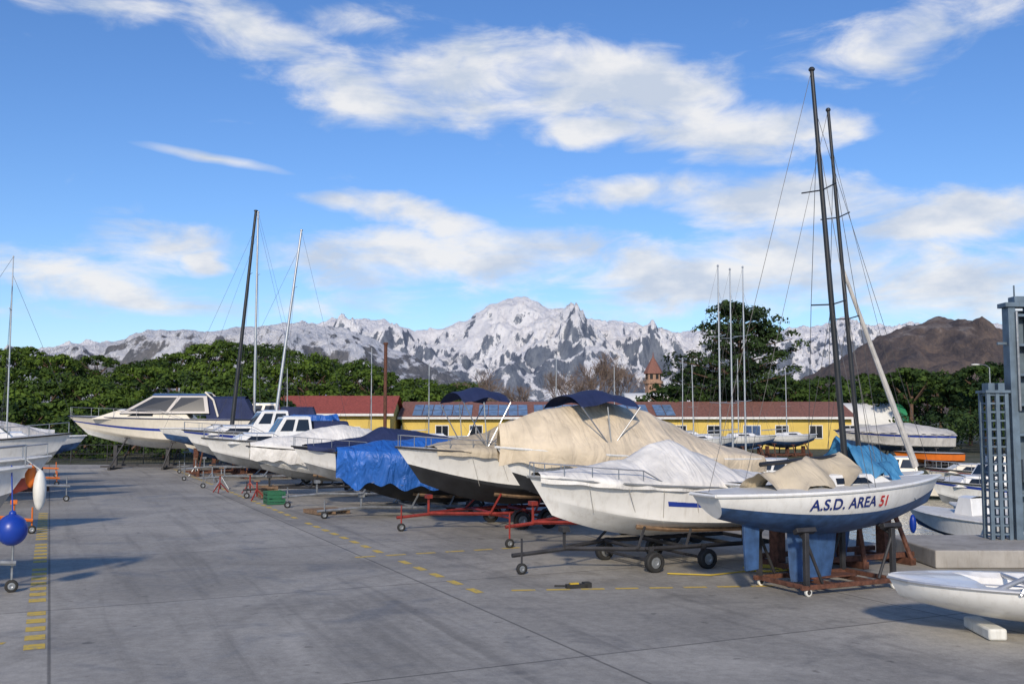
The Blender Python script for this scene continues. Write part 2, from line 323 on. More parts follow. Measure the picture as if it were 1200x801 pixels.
def build_hull(par,H,bands,mats,name='hull',N_=34,rail=None):
    hs_=sorted(set([0,.08,.16,.24,.3,.345,.355,.42,.5,.58,.66,.74,.82,.9,1]+[b[0] for b in bands]))
    g=MB()
    def mi(i,j):
        hm=(hs_[j]+hs_[j+1])/2
        for lim,m in bands:
            if hm<=lim: return m
        return bands[-1][1]
    for side in(1,-1):
        rows=[[H.P(i/N_,h,side) for h in hs_] for i in range(N_+1)]
        if side==1: rows=rows[::-1]
        g.grid(rows,mi)
    tr=[H.P(0,h,1) for h in hs_]+[H.P(0,h,-1) for h in hs_[::-1]]
    g.add(tr,[tuple(range(len(tr)))],bands[-1][1])
    o=g.obj(name,mats,par,ang=30)
    g=MB(); rows=[]
    for i in range(N_+1):
        t=i/N_; b=H.b(t); z=H.gz(t); x=H.P(t,1).x
        rows.append([(x,b*s_*.995,z-.004+.05*(1-s_*s_)*min(1,b)) for s_ in(-1,-.6,-.2,.2,.6,1)])
    g.grid(rows); g.obj('deck',[deckm],par,ang=30)
    g=MB()
    for side in(1,-1):
        g.tube([H.P(i/N_,1,side)+Vector((0,.012*side,-.03)) for i in range(N_+1)],.03,6)
    g.tube([H.P(0,1,1)+Vector((0,0,-.03)),H.P(0,1,-1)+Vector((0,0,-.03))],.03,6)
    g.obj('rub_rail',[rail or rubber],par)
    return o
def lerp_pts(pts,x):
    if x<=pts[0][0]: return pts[0][1]
    for (a,b),(c,d) in zip(pts[:-1],pts[1:]):
        if x<=c:
            u=(x-a)/(c-a); u=u*u*(3-2*u)*.5+u*.5; return b+(d-b)*u
    return pts[-1][1]
def cover(par,H,t0,t1,ridge,skirt,mat,pw=1.4,seed=0,amp=.035,name='cover',nx=72,bulge=.04,hoops=0,ropes=True):
    g=MB(); rows=[]; ns=34
    for i in range(-1,nx+1):
        ii=max(0,i); t=t0+(t1-t0)*ii/nx; b=H.b(t); z=H.gz(t); x=H.P(t,1).x; r=lerp_pts(ridge,t); row=[]
        if i==-1: x-=.05
        sag=(abs(math.sin(math.pi*ii/nx*hoops))-.6)*.1 if hoops else 0
        for j in range(ns+1):
            s_=j/ns*2-1; a=abs(s_); sg=1 if s_>=0 else -1
            if a>.8:
                w_=(a-.8)/.2; n1=noise.noise(Vector((x*2.2,sg*3,seed))); sk=skirt*(1+.35*n1)
                y=b+bulge+.03*w_*math.sin(x*9+seed)*(1 if b>.2 else b*4); zz=z-sk*w_
                if skirt>.2: y=max(.02,y-.14*w_*skirt-max(0,.25*(t-.5))*w_*skirt)
            else:
                w_=a/.8; y=(b+bulge)*w_; zz=z+.02+(r-sag*(1 if r>.12 else 0)*(.3+.7*w_))*(1-w_**pw)
            n_=noise.fractal(Vector((x*.9,s_*1.8,seed*7.3)),.9,2.0,3)
            fold=math.sin((x*5.2+noise.noise(Vector((x*.8,s_*1.2,seed)))*5))*max(0,a-.25)*.7
            crease=max(0,.16-abs(noise.noise(Vector((x*1.4+s_*1.6,s_*1.3,seed*3.1+2)))))*2.2
            dz=amp*(n_*1.0+fold*.6+crease*.7)*(.35+.65*min(1,b*1.5))
            if i==-1: zz=min(zz,z)-skirt*.9 if a<=.8 else zz-.05; y*=.985
            row.append((x,y*sg+ (0 if a<.8 else dz*sg*.9),zz+(dz if a<=.8 else 0)))
        rows.append(row)
    g.grid(rows); g.obj(name,[mat],par,ang=60)
    if ropes:
        g=MB()
        for k in range(7):
            t=t0+(t1-t0)*(k+.5)/7*.92
            for sd_ in(1,-1):
                p=H.P(t,1,sd_); q=H.P(t,.32,sd_)
                g.cyl(p+Vector((0,(bulge+.02)*sd_,-skirt*.9)),q+Vector((.08*(-1)**k,.01*sd_,0)),.007,n=4)
        g.obj('lashing_rope',[rope],par)
def frustum(par,name,x0,x1,w0,z0,X0,X1,w1,z1,mat,panels=(),gm_=None,camber=.06):
    g=MB(); b=[(x0,-w0,z0),(x1,-w0*.9,z0),(x1,w0*.9,z0),(x0,w0,z0)]; t=[(X0,-w1,z1),(X1,-w1*.9,z1),(X1,w1*.9,z1),(X0,w1,z1)]
    V_=[Vector(p) for p in b+t]; F={'R':(0,1,5,4),'F':(1,2,6,5),'L':(2,3,7,6),'B':(3,0,4,7)}
    g.add(V_,list(F.values()),0)
    nn=6; rows=[]
    for i in range(nn+1):
        u=i/nn; row=[]
        for j in range(nn+1):
            v=j/nn; p=V_[4].lerp(V_[5],u).lerp(V_[7].lerp(V_[6],u),v); p=p+Vector((0,0,camber*(1-(2*v-1)**2))); 
            row.append(p)
        rows.append(row)
    g.grid(rows,0)
    o=g.obj(name,[mat],par,bevel=.02)
    g=MB()
    for f,u0,u1,v0,v1 in panels:
        a,b_,c,d=[V_[i] for i in F[f]]; nrm=((b_-a).cross(d-a)).normalized()
        pt=lambda u,v:(a.lerp(b_,u)).lerp(d.lerp(c,u),v)
        q=[pt(u0+.015,v0),pt(u1,v0),pt(u1-.02,v1),pt(u0+.03,v1)]
        g.add([p+nrm*.012 for p in q]+[p-nrm*.01 for p in q],[(0,1,2,3),(0,4,5,1),(1,5,6,2),(2,6,7,3),(3,7,4,0)])
    if panels: g.obj('windows',[gm_ or glass],par,smooth=False)
def bow_rail(par,H,t0=.55,h=.38,mat=None,n=5):
    g=MB()
    for sd_ in(1,-1):
        top=[]
        for k in range(n*3+1):
            t=t0+(.985-t0)*k/(n*3); p=H.P(t,1,sd_); hh=h*min(1,k/3.)
            q=Vector((p.x,p.y*.93,p.z+hh)); top.append(q)
            if k%3==0 and k>0: g.cyl(Vector((p.x,p.y*.93,p.z)),q,.012,n=6)
        g.tube(top,.014)
    p=H.P(.985,1,1); q=H.P(.985,1,-1); g.cyl((p.x,p.y*.93,p.z+h),(q.x,q.y*.93,q.z+h),.014,n=6)
    g.obj('bow_rail',[mat or chrome],par)
def bimini(par,x0,x1,wd,z,zb,mat,name='bimini_top'):
    g=MB(); rows=[]
    for i in range(13):
        u=i/12; x=x0+(x1-x0)*u; row=[]
        for j in range(13):
            v=j/12*2-1; row.append((x,wd*v,z-.3*abs(v)**2.6-.16*(2*u-1)**2+.03*math.cos(u*math.pi*4)))
        rows.append(row)
    g.grid(rows); g.obj(name,[mat],par,ang=60)
    g=MB()
    for sd_ in(1,-1):
        for xa,xb in((x0,(x0+x1)/2),(x1,(x0+x1)/2),((x0+x1)/2+.1,(x0+x1)/2)):
            g.cyl((xa,wd*sd_,z-.4),(xb,wd*sd_,zb),.016,n=6)
    g.obj('bimini_frame',[chrome],par)
def trailer(loc,rz,H,mat,name='boat_trailer',wheels=(-.18,),wr=.24,tongue=.6,jock=True,guards=True):
    e=empty(name,(loc[0],loc[1],0),rz); g=MB(); zr=max(.3,H.z0-.16); L=H.L; w_=H.B*.36
    for sd_ in(1,-1):
        g.cyl((-L*.42,w_*sd_,zr),(L*.12,w_*sd_,zr),.045,n=4); g.cyl((L*.12,w_*sd_,zr),(L*.36,0.04*sd_,zr),.045,n=4)
    g.cyl((L*.32,0,zr),(L*.42+tongue,0,zr-.08),.045,n=6)
    for x in(-.42,-.25,-.05,.12): g.cyl((L*x,-w_,zr),(L*x,w_,zr),.04,n=4)
    zk=H.kz(.86); g.cyl((L*.36,0,zr),(L*.36,0,zk+.02),.035,n=6); g.box((L*.36,0,zk-.02),(.16,.2,.1))
    for x in(-.3,-.05,.15):
        for sd_ in(1,-1):
            p=H.P(x+.5,.26,sd_); g.cyl((L*x,w_*sd_,zr),(p.x,p.y,p.z-.05),.03,n=6)
    g.obj('frame',[mat],e)
    g=MB()
    for sd_ in(1,-1):
        pts=[H.P(t,.24,sd_)-Vector((0,0,.05)) for t in(.12,.25,.4,.55,.68)]; g.tube(pts,.045,4)
    g.obj('bunks',[wood],e)
    g=MB(); ax=w_+.16
    for x in wheels:
        g.cyl((L*x,-ax,wr),(L*x,ax,wr),.03,n=6,mi=2)
        for sd_ in(1,-1):
            g.wheel((L*x,ax*sd_,wr),(0,sd_,0),wr,.16)
            g.box((L*x,(ax-.12)*sd_,(wr+zr)/2),(.1,.06,abs(zr-wr)+.1),2)
    if jock:
        jx=L*.42+tongue*.8
        g.wheel((jx,.1,.11),(0,1,0),.11,.07); g.cyl((jx,.1,.11),(jx,.1,zr+.25),.022,n=6,mi=2)
    g.obj('wheels',[rubber,galv,mat],e)
    if guards:
        g=MB()
        for x in wheels:
            for sd_ in(1,-1):
                rows=[]
                for k in range(9):
                    a_=math.pi*k/8; rows.append([(L*x+math.cos(a_)*(wr+.07),(ax+q)*sd_,wr+math.sin(a_)*(wr+.07)) for q in(-.11,.11)])
                g.grid(rows)
        g.obj('mudguards',[darkst],e)
    return e
def stands(loc,rz,H,name='boat_cradle',mat=None):
    e=empty(name,(loc[0],loc[1],0),rz); g=MB(); L=H.L
    for x in(-.32,0,.26):
        w_=H.B*.42; g.box((L*x,0,.08),(.14,w_*2.1,.14))
        for sd_ in(1,-1):
            p=H.P(x+.5,.3,sd_); g.cyl((L*x,w_*sd_,.1),(p.x,p.y,p.z-.03),.05,n=6); g.box((p.x,p.y,p.z-.05),(.3,.2,.06))
        g.box((L*x,0,(.15+H.kz(x+.5))/2),(.2,.25,max(.05,H.kz(x+.5)-.15)))
    for sd_ in(1,-1): g.box((-.02*L,H.B*.3*sd_,.2),(L*.66,.1,.1))
    g.obj('frame',[mat or darkst],e); return e
def outboard(par,x,y,z,mat=None,s=1):
    g=MB(); g.ell((x-.28*s,y,z+.42*s),(.3*s,.2*s,.24*s),0,14,8); g.box((x-.24*s,y,z+.05*s),(.26*s,.2*s,.5*s),0); g.box((x-.26*s,y,z-.5*s),(.2*s,.09*s,.8*s),1)
    g.ell((x-.28*s,y,z-.85*s),(.3*s,.07*s,.08*s),1,10,6); g.box((x-.28*s,y,z-.72*s),(.42*s,.24*s,.02),1); g.box((x-.06*s,y,z+.1*s),(.14*s,.22*s,.3*s),1)
    g.obj('outboard_motor',[mat or whitef,darkst],par,bevel=.015)
HD=math.atan2(-.42,-.907)      # bows to the lane
# ---- white boat, pale cover
H=Hull(5.7,2.25,.6,1.0,.3,.85,tw=.9,fore=.5)
e=empty('covered_motorboat',(2.9,20.9,0),HD)
build_hull(e,H,[(.345,0),(.74,0),(.9,0),(1,0)],[white,stripeb],rail=greybot)
cover(e,H,0,.97,[(0,.18),(.14,.3),(.3,.62),(.42,.86),(.5,.8),(.62,.42),(.8,.2),(.97,.05)],.12,twhite,1.35,1,.05)
g=MB(); 
for sd_ in(1,-1):
    for k in range(14):
        t=.06+.5*k/14; 
        a=[H.P(t+q/14*.5,h_,sd_)+Vector((0,.006*sd_,0)) for q,h_ in((0,.62),(1,.62),(1,.66+.0035*k),(0,.66+.0035*k))]
        g.add(a,[(0,1,2,3)] if sd_<0 else [(3,2,1,0)])
g.obj('side_stripe',[stripeb],e); bow_rail(e,H,.55,.25)
trailer((2.9,20.9),HD,H,darkst,wheels=(-.12,.1),wr=.2,tongue=.8,guards=False)
# ---- big beige covered cruiser
H=Hull(6.9,2.6,.72,1.3,.35,1.1,tw=.9,fore=.5)
e=empty('covered_cruiser_boat',(2.75,24.9,0),HD)
build_hull(e,H,[(.3,1),(1,0)],[white,blackbot],rail=white2)
cover(e,H,0,.99,[(0,.2),(.15,.4),(.32,.85),(.45,1.15),(.58,1.28),(.7,1.12),(.84,.9),(.99,.5)],.4,tbeige,1.25,2,.05,hoops=5)
bimini(e,.1,1.7,1.0,3.68,2.3,tnavy); trailer((2.75,24.9),HD,H,redfr,wheels=(-.2,-.1),wr=.25,tongue=.3)
# ---- white hull, dark bottom, brown cover + hood
H=Hull(6.8,2.5,.6,1.35,.32,1.2,tw=.88,fore=.5)
e=empty('motorboat_with_hood',(-.05,28.4,0),HD)
build_hull(e,H,[(.42,1),(1,0)],[white,blackbot],rail=darkst)
cover(e,H,0,.86,[(0,.8),(.25,.95),(.5,.9),(.62,.5),(.8,.18),(.86,.03)],.16,ttan,1.7,3,.05)
bow_rail(e,H,.55,.3); bimini(e,.4,1.8,.9,3.85,2.2,tnavy); trailer((-.05,28.4),HD,H,redfr,wheels=(-.1,.02),tongue=.5)
# ---- blue tarp boat
H=Hull(6.2,2.5,.36,1.35,.3,.9,fore=.5)
e=empty('blue_tarp_boat',(-2.6,31.8,0),HD)
build_hull(e,H,[(.5,1),(1,0)],[navy,blackbot])
cover(e,H,0,.99,[(0,.3),(.3,.5),(.5,.6),(.7,.42),(.99,.12)],.95,tblue,1.7,4,.07,bulge=.07)
trailer((-2.6,31.8),HD,H,galv,tongue=1.0)
# ---- white hull navy cover
H=Hull(6.4,2.4,.6,1.15,.35,1.1,fore=.5)
e=empty('motorboat_with_navy_cover',(-4.6,35.4,0),HD)
build_hull(e,H,[(.3,1),(.86,0),(1,2)],[white,greybot,navy])
cover(e,H,.05,.93,[(.05,.5),(.3,.75),(.5,.85),(.62,.45),(.93,.05)],.1,tnavy,1.8,5,.04); bow_rail(e,H,.55,.3)
trailer((-4.6,35.4),HD,H,galv,tongue=.8)
H=Hull(6.4,2.4,.55,1.1,.35,1.0,fore=.5)
e=empty('covered_motorboat',(-7.2,39.4,0),HD)
build_hull(e,H,[(.25,1),(1,0)],[white2,greybot])
cover(e,H,0,.98,[(0,.5),(.2,.8),(.42,1.05),(.55,.85),(.8,.4),(.98,.12)],.55,twhite,1.4,6,.06); trailer((-7.2,39.4),HD,H,darkst)
def cabin_boat(name,loc,rz,L=6.8,Bm=2.4,z0=.6,D=1.2,hullm=white,bot=greybot,stripe=None,cab=1.15,tr=True,open_=True,rail=None,canopy=None):
    H=Hull(L,Bm,z0,D,.35,L*.16,fore=.48)
    e=empty(name,(loc[0],loc[1],loc[2] if len(loc)>2 else 0),rz)
    build_hull(e,H,[(.3,1),(.8,0),(.9,2),(1,0)],[hullm,bot,stripe or hullm],rail=rail)
    zb=H.gz(.45)
    frustum(e,'foredeck_cabin',-.02*L,.36*L,Bm*.33,zb-.02,.0*L,.26*L,Bm*.24,zb+.4,hullm,[('R',.1,.8,.3,.75),('L',.2,.9,.3,.75)])
    frustum(e,'wheelhouse',-.16*L,.12*L,Bm*.36,zb+.0,-.14*L,.02*L,Bm*.3,zb+cab,hullm,[('F',.06,.48,.42,.93),('F',.52,.94,.42,.93),('R',.08,.48,.45,.9),('R',.54,.9,.45,.9),('L',.1,.46,.45,.9),('L',.52,.92,.45,.9)])
    if canopy: frustum(e,'cockpit_canopy',-.42*L,-.165*L,Bm*.4,zb-.03,-.38*L,-.165*L,Bm*.3,zb+cab*.8,canopy)
    bow_rail(e,H,.5,.36); 
    if tr: trailer(loc,rz,H,galv)
    return e,H
cabin_boat('cabin_motorboat',(-10.3,45.2),HD,7.2,2.6,.65,1.2,canopy=tnavy)
cabin_boat('cabin_motorboat',(-12.6,50.5),HD,7.8,2.7,.8,1.35,hullm=white,stripe=stripeb,canopy=tblue)
H=Hull(6.5,2.4,.6,1.1,.35,1.0,fore=.5)
e=empty('covered_motorboat',(-15.5,56.8,0),HD); build_hull(e,H,[(.25,1),(1,0)],[cream,bluebot])
cover(e,H,0,.95,[(0,.5),(.3,.9),(.5,.8),(.7,.4),(.95,.05)],.25,tblue,1.6,9,.05); trailer((-15.5,56.8),HD,H,galv)
# ---- big sports cruiser at the end of the lane
H=Hull(11.6,3.5,1.2,1.75,.25,2.1,fore=.5,tw=.92)
rz=math.atan2(-.14,-1); yx,yy=-20.8,60.5
e=empty('sports_cruiser_yacht',(yx,yy,0),rz)
build_hull(e,H,[(.25,1),(.6,0),(.68,2),(.9,0),(1,0)],[cream,white2,stripeb],rail=navy)
zb=H.gz(.5)
frustum(e,'deckhouse',-1.5,4.2,1.35,zb-.03,-1.0,2.7,1.1,zb+.5,cream,[('R',.12,.4,.3,.7),('R',.48,.72,.3,.68),('L',.3,.6,.3,.7)])
frustum(e,'windscreen',-2.6,2.6,1.4,zb+.3,-2.4,.8,1.1,zb+1.35,navy,[('F',.04,.49,.1,.92),('F',.51,.96,.1,.92),('R',.03,.3,.12,.85),('R',.33,.62,.12,.88),('R',.65,.95,.12,.9),('L',.05,.5,.12,.9),('L',.52,.95,.12,.9)],camber=.16)
g=MB(); 
for sd_ in(1,-1):
    g.tube([(-3.1,1.35*sd_,zb+.1),(-2.8,1.3*sd_,zb+1.1),(-2.3,1.05*sd_,zb+1.55)],.06)
g.tube([(-2.3,1.05,zb+1.55),(-2.3,-1.05,zb+1.55)],.06); g.obj('radar_arch',[cream],e)
frustum(e,'cockpit_canopy',-5.3,-2.4,1.45,zb-.05,-4.6,-2.4,1.1,zb+1.2,tnavy,camber=.15); bow_rail(e,H,.4,.5); stands((yx,yy),rz,H)
cabin_boat('cabin_motorboat',(-16.6,65.0,0),rz,9.5,3,1.1,1.5,hullm=cream,bot=white2,stripe=navy,cab=1.3,canopy=tnavy)
# ---- sailing boats with masts
def sailboat(name,loc,rz,L=6.5,Bm=2.1,z0=.9,D=.85,hm=white,bot=bluebot,mast_x=.1,mtop=9.,lean=(-.4,0),mm=alu,mr=.06,keel=True,jib=None,cradle=True,fin_w=1.0,wr_=.006,fin_x=-.1,sh_=.15,boom_end=-.4,tw=.6):
    H=Hull(L,Bm,z0,D,sh_,L*.12,tw=tw,fore=.6,style='r',tm=.45,pb=1.9,qb=.95,aft=.45,sover=.5)
    e=empty(name,(loc[0],loc[1],loc[2] if len(loc)>2 else 0),rz)
    build_hull(e,H,[(.5,1),(1,0)],[hm,bot],rail=hm)
    zd=H.gz(.5)
    frustum(e,'coachroof',-.12*L,.22*L,Bm*.28,zd-.02,-.1*L,.16*L,Bm*.2,zd+.2,hm,[('R',.2,.7,.3,.75),('L',.2,.7,.3,.75)])
    g=MB(); b0=Vector((mast_x*L,0,zd+.1)); tp=Vector((mast_x*L+lean[0],lean[1],mtop)); g.cyl(b0,tp,mr,mr*.6,n=10)
    for f in(.42,.7):
        p=b0.lerp(tp,f)
        for sd_ in(1,-1): g.cyl(p,p+Vector((-.08,Bm*.24*sd_,.03)),.014,n=5)
    g.ell(tuple(tp),(mr,mr,.05),0,8,5); g.obj('mast',[mm],e)
    g=MB(); bl=mast_x*L-.1; g.cyl((bl,0,zd+.52),(L*boom_end,0,zd+.4),.04,n=8); g.obj('boom',[mm],e)
    g=MB(); rr=wr_
    for sd_ in(1,-1):
        sp_=b0.lerp(tp,.42)+Vector((-.08,Bm*.24*sd_,.03)); g.cyl(b0.lerp(tp,.85),sp_,rr,n=4); g.cyl(sp_,(mast_x*L-.15,Bm*.45*sd_,zd),rr,n=4); g.cyl(b0.lerp(tp,.42),(mast_x*L-.3,Bm*.45*sd_,zd),rr,n=4)
    g.cyl(tp,(-L*.48,0,H.gz(0)),rr,n=4); g.cyl(b0.lerp(tp,.9),(L*.46,0,H.gz(1)),rr,n=4); g.obj('rigging',[wire],e)
    if jib:
        g=MB(); a=b0.lerp(tp,jib); bb=Vector((L*.46,0,H.gz(1)+.1)); 
        for k in range(8): g.cyl(a.lerp(bb,k/8),a.lerp(bb,(k+1)/8),.035+.04*k/8,.035+.04*(k+1)/8,n=8)
        g.obj('furled_jib',[tgrey],e)
    if keel:
        g=MB(); k0=H.kz(.5)+.1; zz=.16; xa,xb=fin_x*L,fin_x*L+fin_w; rows=[]
        for z,f0,f1,th in((k0,0,0,.07),(.5,.03,.1,.06),(.28,.05,.16,.06),(zz,.07,.18,.09)):
            r_=[]
            for k in range(13):
                a_=2*math.pi*k/12; cx_=(math.cos(a_)+1)/2; r_.append((xa+f0+(xb-f1-xa-f0)*cx_,math.sin(a_)*th*(1.1-.5*cx_),z))
            rows.append(r_)
        g.grid(rows); g.add(rows[-1][:12],[tuple(range(12))]); g.obj('keel_fin',[bot],e)
    if cradle: stands(loc,rz,H,'sailboat_cradle',rust)
    return e,H,zd
HS=math.atan2(.42,.907)
kx,ky=5.72,18.1
e,H,zd=sailboat('racing_keelboat',(kx,ky),HS,5.5,1.9,.95,.8,mast_x=.075,mtop=9.5,lean=(-.5,.1),mm=darkmast,mr=.062,cradle=False,fin_w=1.15,fin_x=-.18,sh_=.2,boom_end=-.28,tw=.38)
g=MB(); X0=-1.95
g.add([(X0,-.03,1.42),(X0+.36,-.03,1.42),(X0+.32,-.03,.42),(X0+.05,-.03,.4),(X0,.03,1.42),(X0+.36,.03,1.42),(X0+.32,.03,.42),(X0+.05,.03,.4)],[(0,3,2,1),(4,5,6,7),(0,1,5,4),(1,2,6,5),(2,3,7,6),(3,0,4,7)])
g.obj('rudder',[bluebot],e,bevel=.01)
def drape(par,name,x0,x1,z0,z1,wd0,drop,mat,seed):
    g=MB(); rows=[]
    for i in range(49):
        u=i/48; x=x0+(x1-x0)*u; zt=z0+(z1-z0)*u+.05*math.sin(u*9+seed)*(1 if 0<u<1 else 0); row=[]
        for j in range(33):
            v=j/32*2-1; a=abs(v); n_=noise.fractal(Vector((x*2.2,v*1.6,seed)),.8,2,3)*.06
            y=wd0*(a**.85)*(1 if v>=0 else -1); z=zt-drop*a**1.05*(1+.25*math.sin(x*6+seed))-.05*math.sin(x*11+v*3)*a
            row.append((x+n_*.4+.12*a*math.sin(seed+v*4),y+n_+.07*math.sin(x*10)*a*(1 if v>0 else -1),z+n_))
        rows.append(row)
    g.grid(rows); g.obj(name,[mat],par,ang=70)
drape(e,'boom_cover',-1.6,.25,zd+.3,zd+.6,.62,.5,ttan,3.3)
drape(e,'foredeck_tarp',.45,1.5,zd+.72,zd+.35,.42,.5,tsky,5.1)
def lettering(par,H,text,x,z,size,mat,name):
    cu=bpy.data.curves.new(name,'FONT'); cu.body=text; cu.size=size; cu.offset=.006; cu.space_character=1.02; o=bpy.data.objects.new(name+'_src',cu); COL.objects.link(o)
    bpy.context.view_layer.update(); me=bpy.data.meshes.new_from_object(o); COL.objects.unlink(o); bpy.data.objects.remove(o)
    wmax=max(v.co.x for v in me.vertices)
    # project on the hull's developable tangent strip: depth from column at mid height plus flare per height
    for v in me.vertices:
        X=x+v.co.x; zz=z+v.co.y+.03*v.co.x; p0=H.solve(X,z); p1=H.solve(X,z+.2); fl=(p1.y-p0.y)/.2
        v.co=Vector((X,-(p0.y+fl*(zz-z))-.022,zz))
    me.materials.clear(); me.materials.append(mat); n_=bpy.data.objects.new(name,me); COL.objects.link(n_); n_.parent=par; return wmax
ink=M('lettering_navy',(.015,.03,.16),.5); inkr=M('lettering_red',(.55,.02,.02),.5)
wx=lettering(e,H,'A.S.D. AREA',-1.15,1.46,.26,ink,'hull_lettering')
lettering(e,H,'51',-1.15+wx+.08,1.49,.26,inkr,'hull_number')
t_=empty('keelboat_trolley',(kx-.1,ky,0),HS); g=MB()
for sd_ in(1,-1): g.box((.0,.62*sd_,.15),(2.2,.07,.08))
for x in(-1.0,-.35,.5,1.05): g.box((x,0,.15),(.08,1.33,.075))
g.box((0,0,.2),(1.2,.3,.03)); g.obj('base_frame',[rust],t_,bevel=.008)
g=MB()
for x in(-.98,.98):
    for sd_ in(1,-1):
        p=H.solve(x,1.12); g.box((x,.62*sd_,.62),(.09,.08,.9)); g.cyl((x,.62*sd_,.95),(x,p.y*sd_*.9,1.13),.04,n=6); 
        g.box((x,.6*sd_,1.1),(.42,.12,.08),0,Matrix.Rotation(.5*sd_,3,'X')); g.cyl((x,.62*sd_,.95),(x*.65,.62*sd_,.2),.03,n=6)
g.obj('uprights',[darkst],t_,bevel=.008)
g=MB()
for x in(-.95,1.0):
    for sd_ in(1,-1): g.wheel((x,.62*sd_,.07),(0,1,0),.07,.05,0,1)
g.obj('castors',[whitef,darkst],t_)
e2,H_,zd_=sailboat('sailing_keelboat',(6.75,20.9),HS,4.9,1.8,1.0,.72,mast_x=.14,mtop=9.6,lean=(-.65,.0),mm=darkmast,mr=.055,jib=.56,fin_w=.9,boom_end=0)
drape(e2,'boom_cover',.0,1.5,zd_+.85,zd_+.5,.45,.55,tsky,8.1)
sailboat('cradled_sailboat',(-14.9,54.0),HD,8.0,2.5,1.3,1.1,mast_x=.03,mtop=14.4,lean=(-1.0,.3),mm=darkmast,mr=.12,hm=white2)
sailboat('cradled_sailboat',(-16.0,61.0),HD,8.0,2.5,1.3,1.1,mast_x=-.03,mtop=15.8,lean=(0,0),mm=alu,mr=.09)
e3,_,z3=sailboat('cradled_sailboat',(-12.0,52.0),HD,7.5,2.4,1.3,1.1,mast_x=.05,mtop=13.0,lean=(-1.25,.0),mm=alu,mr=.09)
drape(e3,'boom_cover',-3,.2,z3+.75,z3+.7,.4,.4,tblue,1.1)
for x,y,h in((7.3,35,8.4),(7.9,35.8,8.4),(8.55,36.6,8.6)):
    sailboat('moored_sailboat',(x,y,-1.15),HS+.05,5.5,1.9,.2,.85,mast_x=0,mtop=h+1.15,lean=(0,0),mr=.04,keel=False,cradle=False,bot=redbot,wr_=.004)
for x,y,h in((12,66,6.5),(-6,72,7),(3.5,80,8),(-11,78,8.5),(17,75,7.5),(-18,80,7),(8.,78,7),(22,80,7),(14,82,8)):
    sailboat('beached_sailboat',(x,y),HS+rnd.uniform(-.3,.3),6.5,2.2,.7,.95,mast_x=0,mtop=h,lean=(rnd.uniform(-.1,.1),0),mr=.05,keel=False,cradle=True,bot=rnd.choice([bluebot,redbot]))
for i,(x,y,rz_,L) in enumerate(((12,47,2.8,6.5),(18.5,49,2.9,7.5),(5.5,45,2.9,6),(25,52,3.,7),(20,42,3.3,5.5))):
    cabin_boat('moored_cabin_boat',(x,y,-1.15),rz_,L,2.3,.2,1.1,hullm=rnd.choice([white,white2,cream]),stripe=rnd.choice([stripeb,None,redbot]),cab=.9,tr=False)
for x,y in((14.3,31.5),(16.2,32.5)):
    H=Hull(5,2,.25,.75,.2,.7); e=empty('moored_open_boat',(x,y,-1.05),2.0); build_hull(e,H,[(.3,1),(1,0)],[white,bluebot],rail=white2)
    outboard(e,-2.5,.25,.75); outboard(e,-2.5,-.3,.75); frustum(e,'console',-.5,.3,.4,.95,-.4,.1,.35,1.6,white,[('F',.1,.9,.5,.95)])
    for k in(-.6,.5): 
        g=MB(); g.ell((k*2.6,1.0,.7),(.11,.11,.3)); g.obj('fender',[bluef if k>0 else whitef],e)
H=Hull(8,2.6,.9,1.1,.3,1.2); e=empty('covered_motorboat',(25,66,0),3.3); build_hull(e,H,[(.3,1),(.8,0),(.9,2),(1,0)],[tgrey,bluebot,stripeb],rail=navy); cover(e,H,0,.95,[(0,.3),(.4,.7),(.95,.05)],.1,tgrey,1.6,19,.05); stands((25,66),3.3,H)
H=Hull(4.2,1.6,.3,.6,.15,.5); e=empty('orange_rescue_boat',(25.5,61.6,0),3.2); build_hull(e,H,[(.3,1),(1,0)],[orangef,orangef],rail=rubber); stands((25.5,61.6),3.2,H)
# ---- left side boats
HL=math.atan2(.42,.907)
H=Hull(6,2.3,.75,1.15,.3,.9,fore=.5); e=empty('motorboat_with_fenders',(-11.15,16.3,0),HL); build_hull(e,H,[(.35,1),(1,0)],[white,greybot],rail=white2); bow_rail(e,H,.5,.35)
g=MB(); g.ell((2.75,-.35,1.12),(.25,.25,.27)); g.cyl((2.75,-.35,1.38),(2.7,-.15,2.2),.012,n=4); g.ell((2.75,-.35,1.39),(.06,.06,.06)); g.obj('ball_fender',[bluef],e)
g=MB(); g.ell((3.15,.1,1.75),(.11,.11,.36)); g.cyl((3.15,.1,2.1),(2.9,.1,2.3),.01,n=4); g.obj('fender',[whitef],e)
g=MB(); g.ell((3.0,.22,2.0),(.1,.1,.22)); g.obj('orange_fender',[orangef],e)
trailer((-11.15,16.3),HL,H,galv,tongue=.3)
H=Hull(7.5,2.6,.8,1.3,.4,1.2,fore=.5); e=empty('motorboat',(-19.5,35.0,0),HL); build_hull(e,H,[(.3,1),(1,0)],[white,greybot]); frustum(e,'cabin',-1,2,.9,H.gz(.5),-.8,1,.7,H.gz(.5)+.8,white,[('F',.1,.9,.3,.9),('R',.1,.9,.3,.8)]); bow_rail(e,H); trailer((-19.5,35),HL,H,galv)
H=Hull(7,2.5,.6,1.2,.4,1.1,fore=.5); e=empty('covered_motorboat',(-23.4,43.3,0),HL); build_hull(e,H,[(.3,1),(1,0)],[white2,bluebot]); cover(e,H,0,.97,[(0,.5),(.5,1.2),(.7,.8),(.97,.15)],.3,tgrey,1.5,12,.05); trailer((-23.4,43.3),HL,H,orangef,wheels=(.15,),wr=.3)
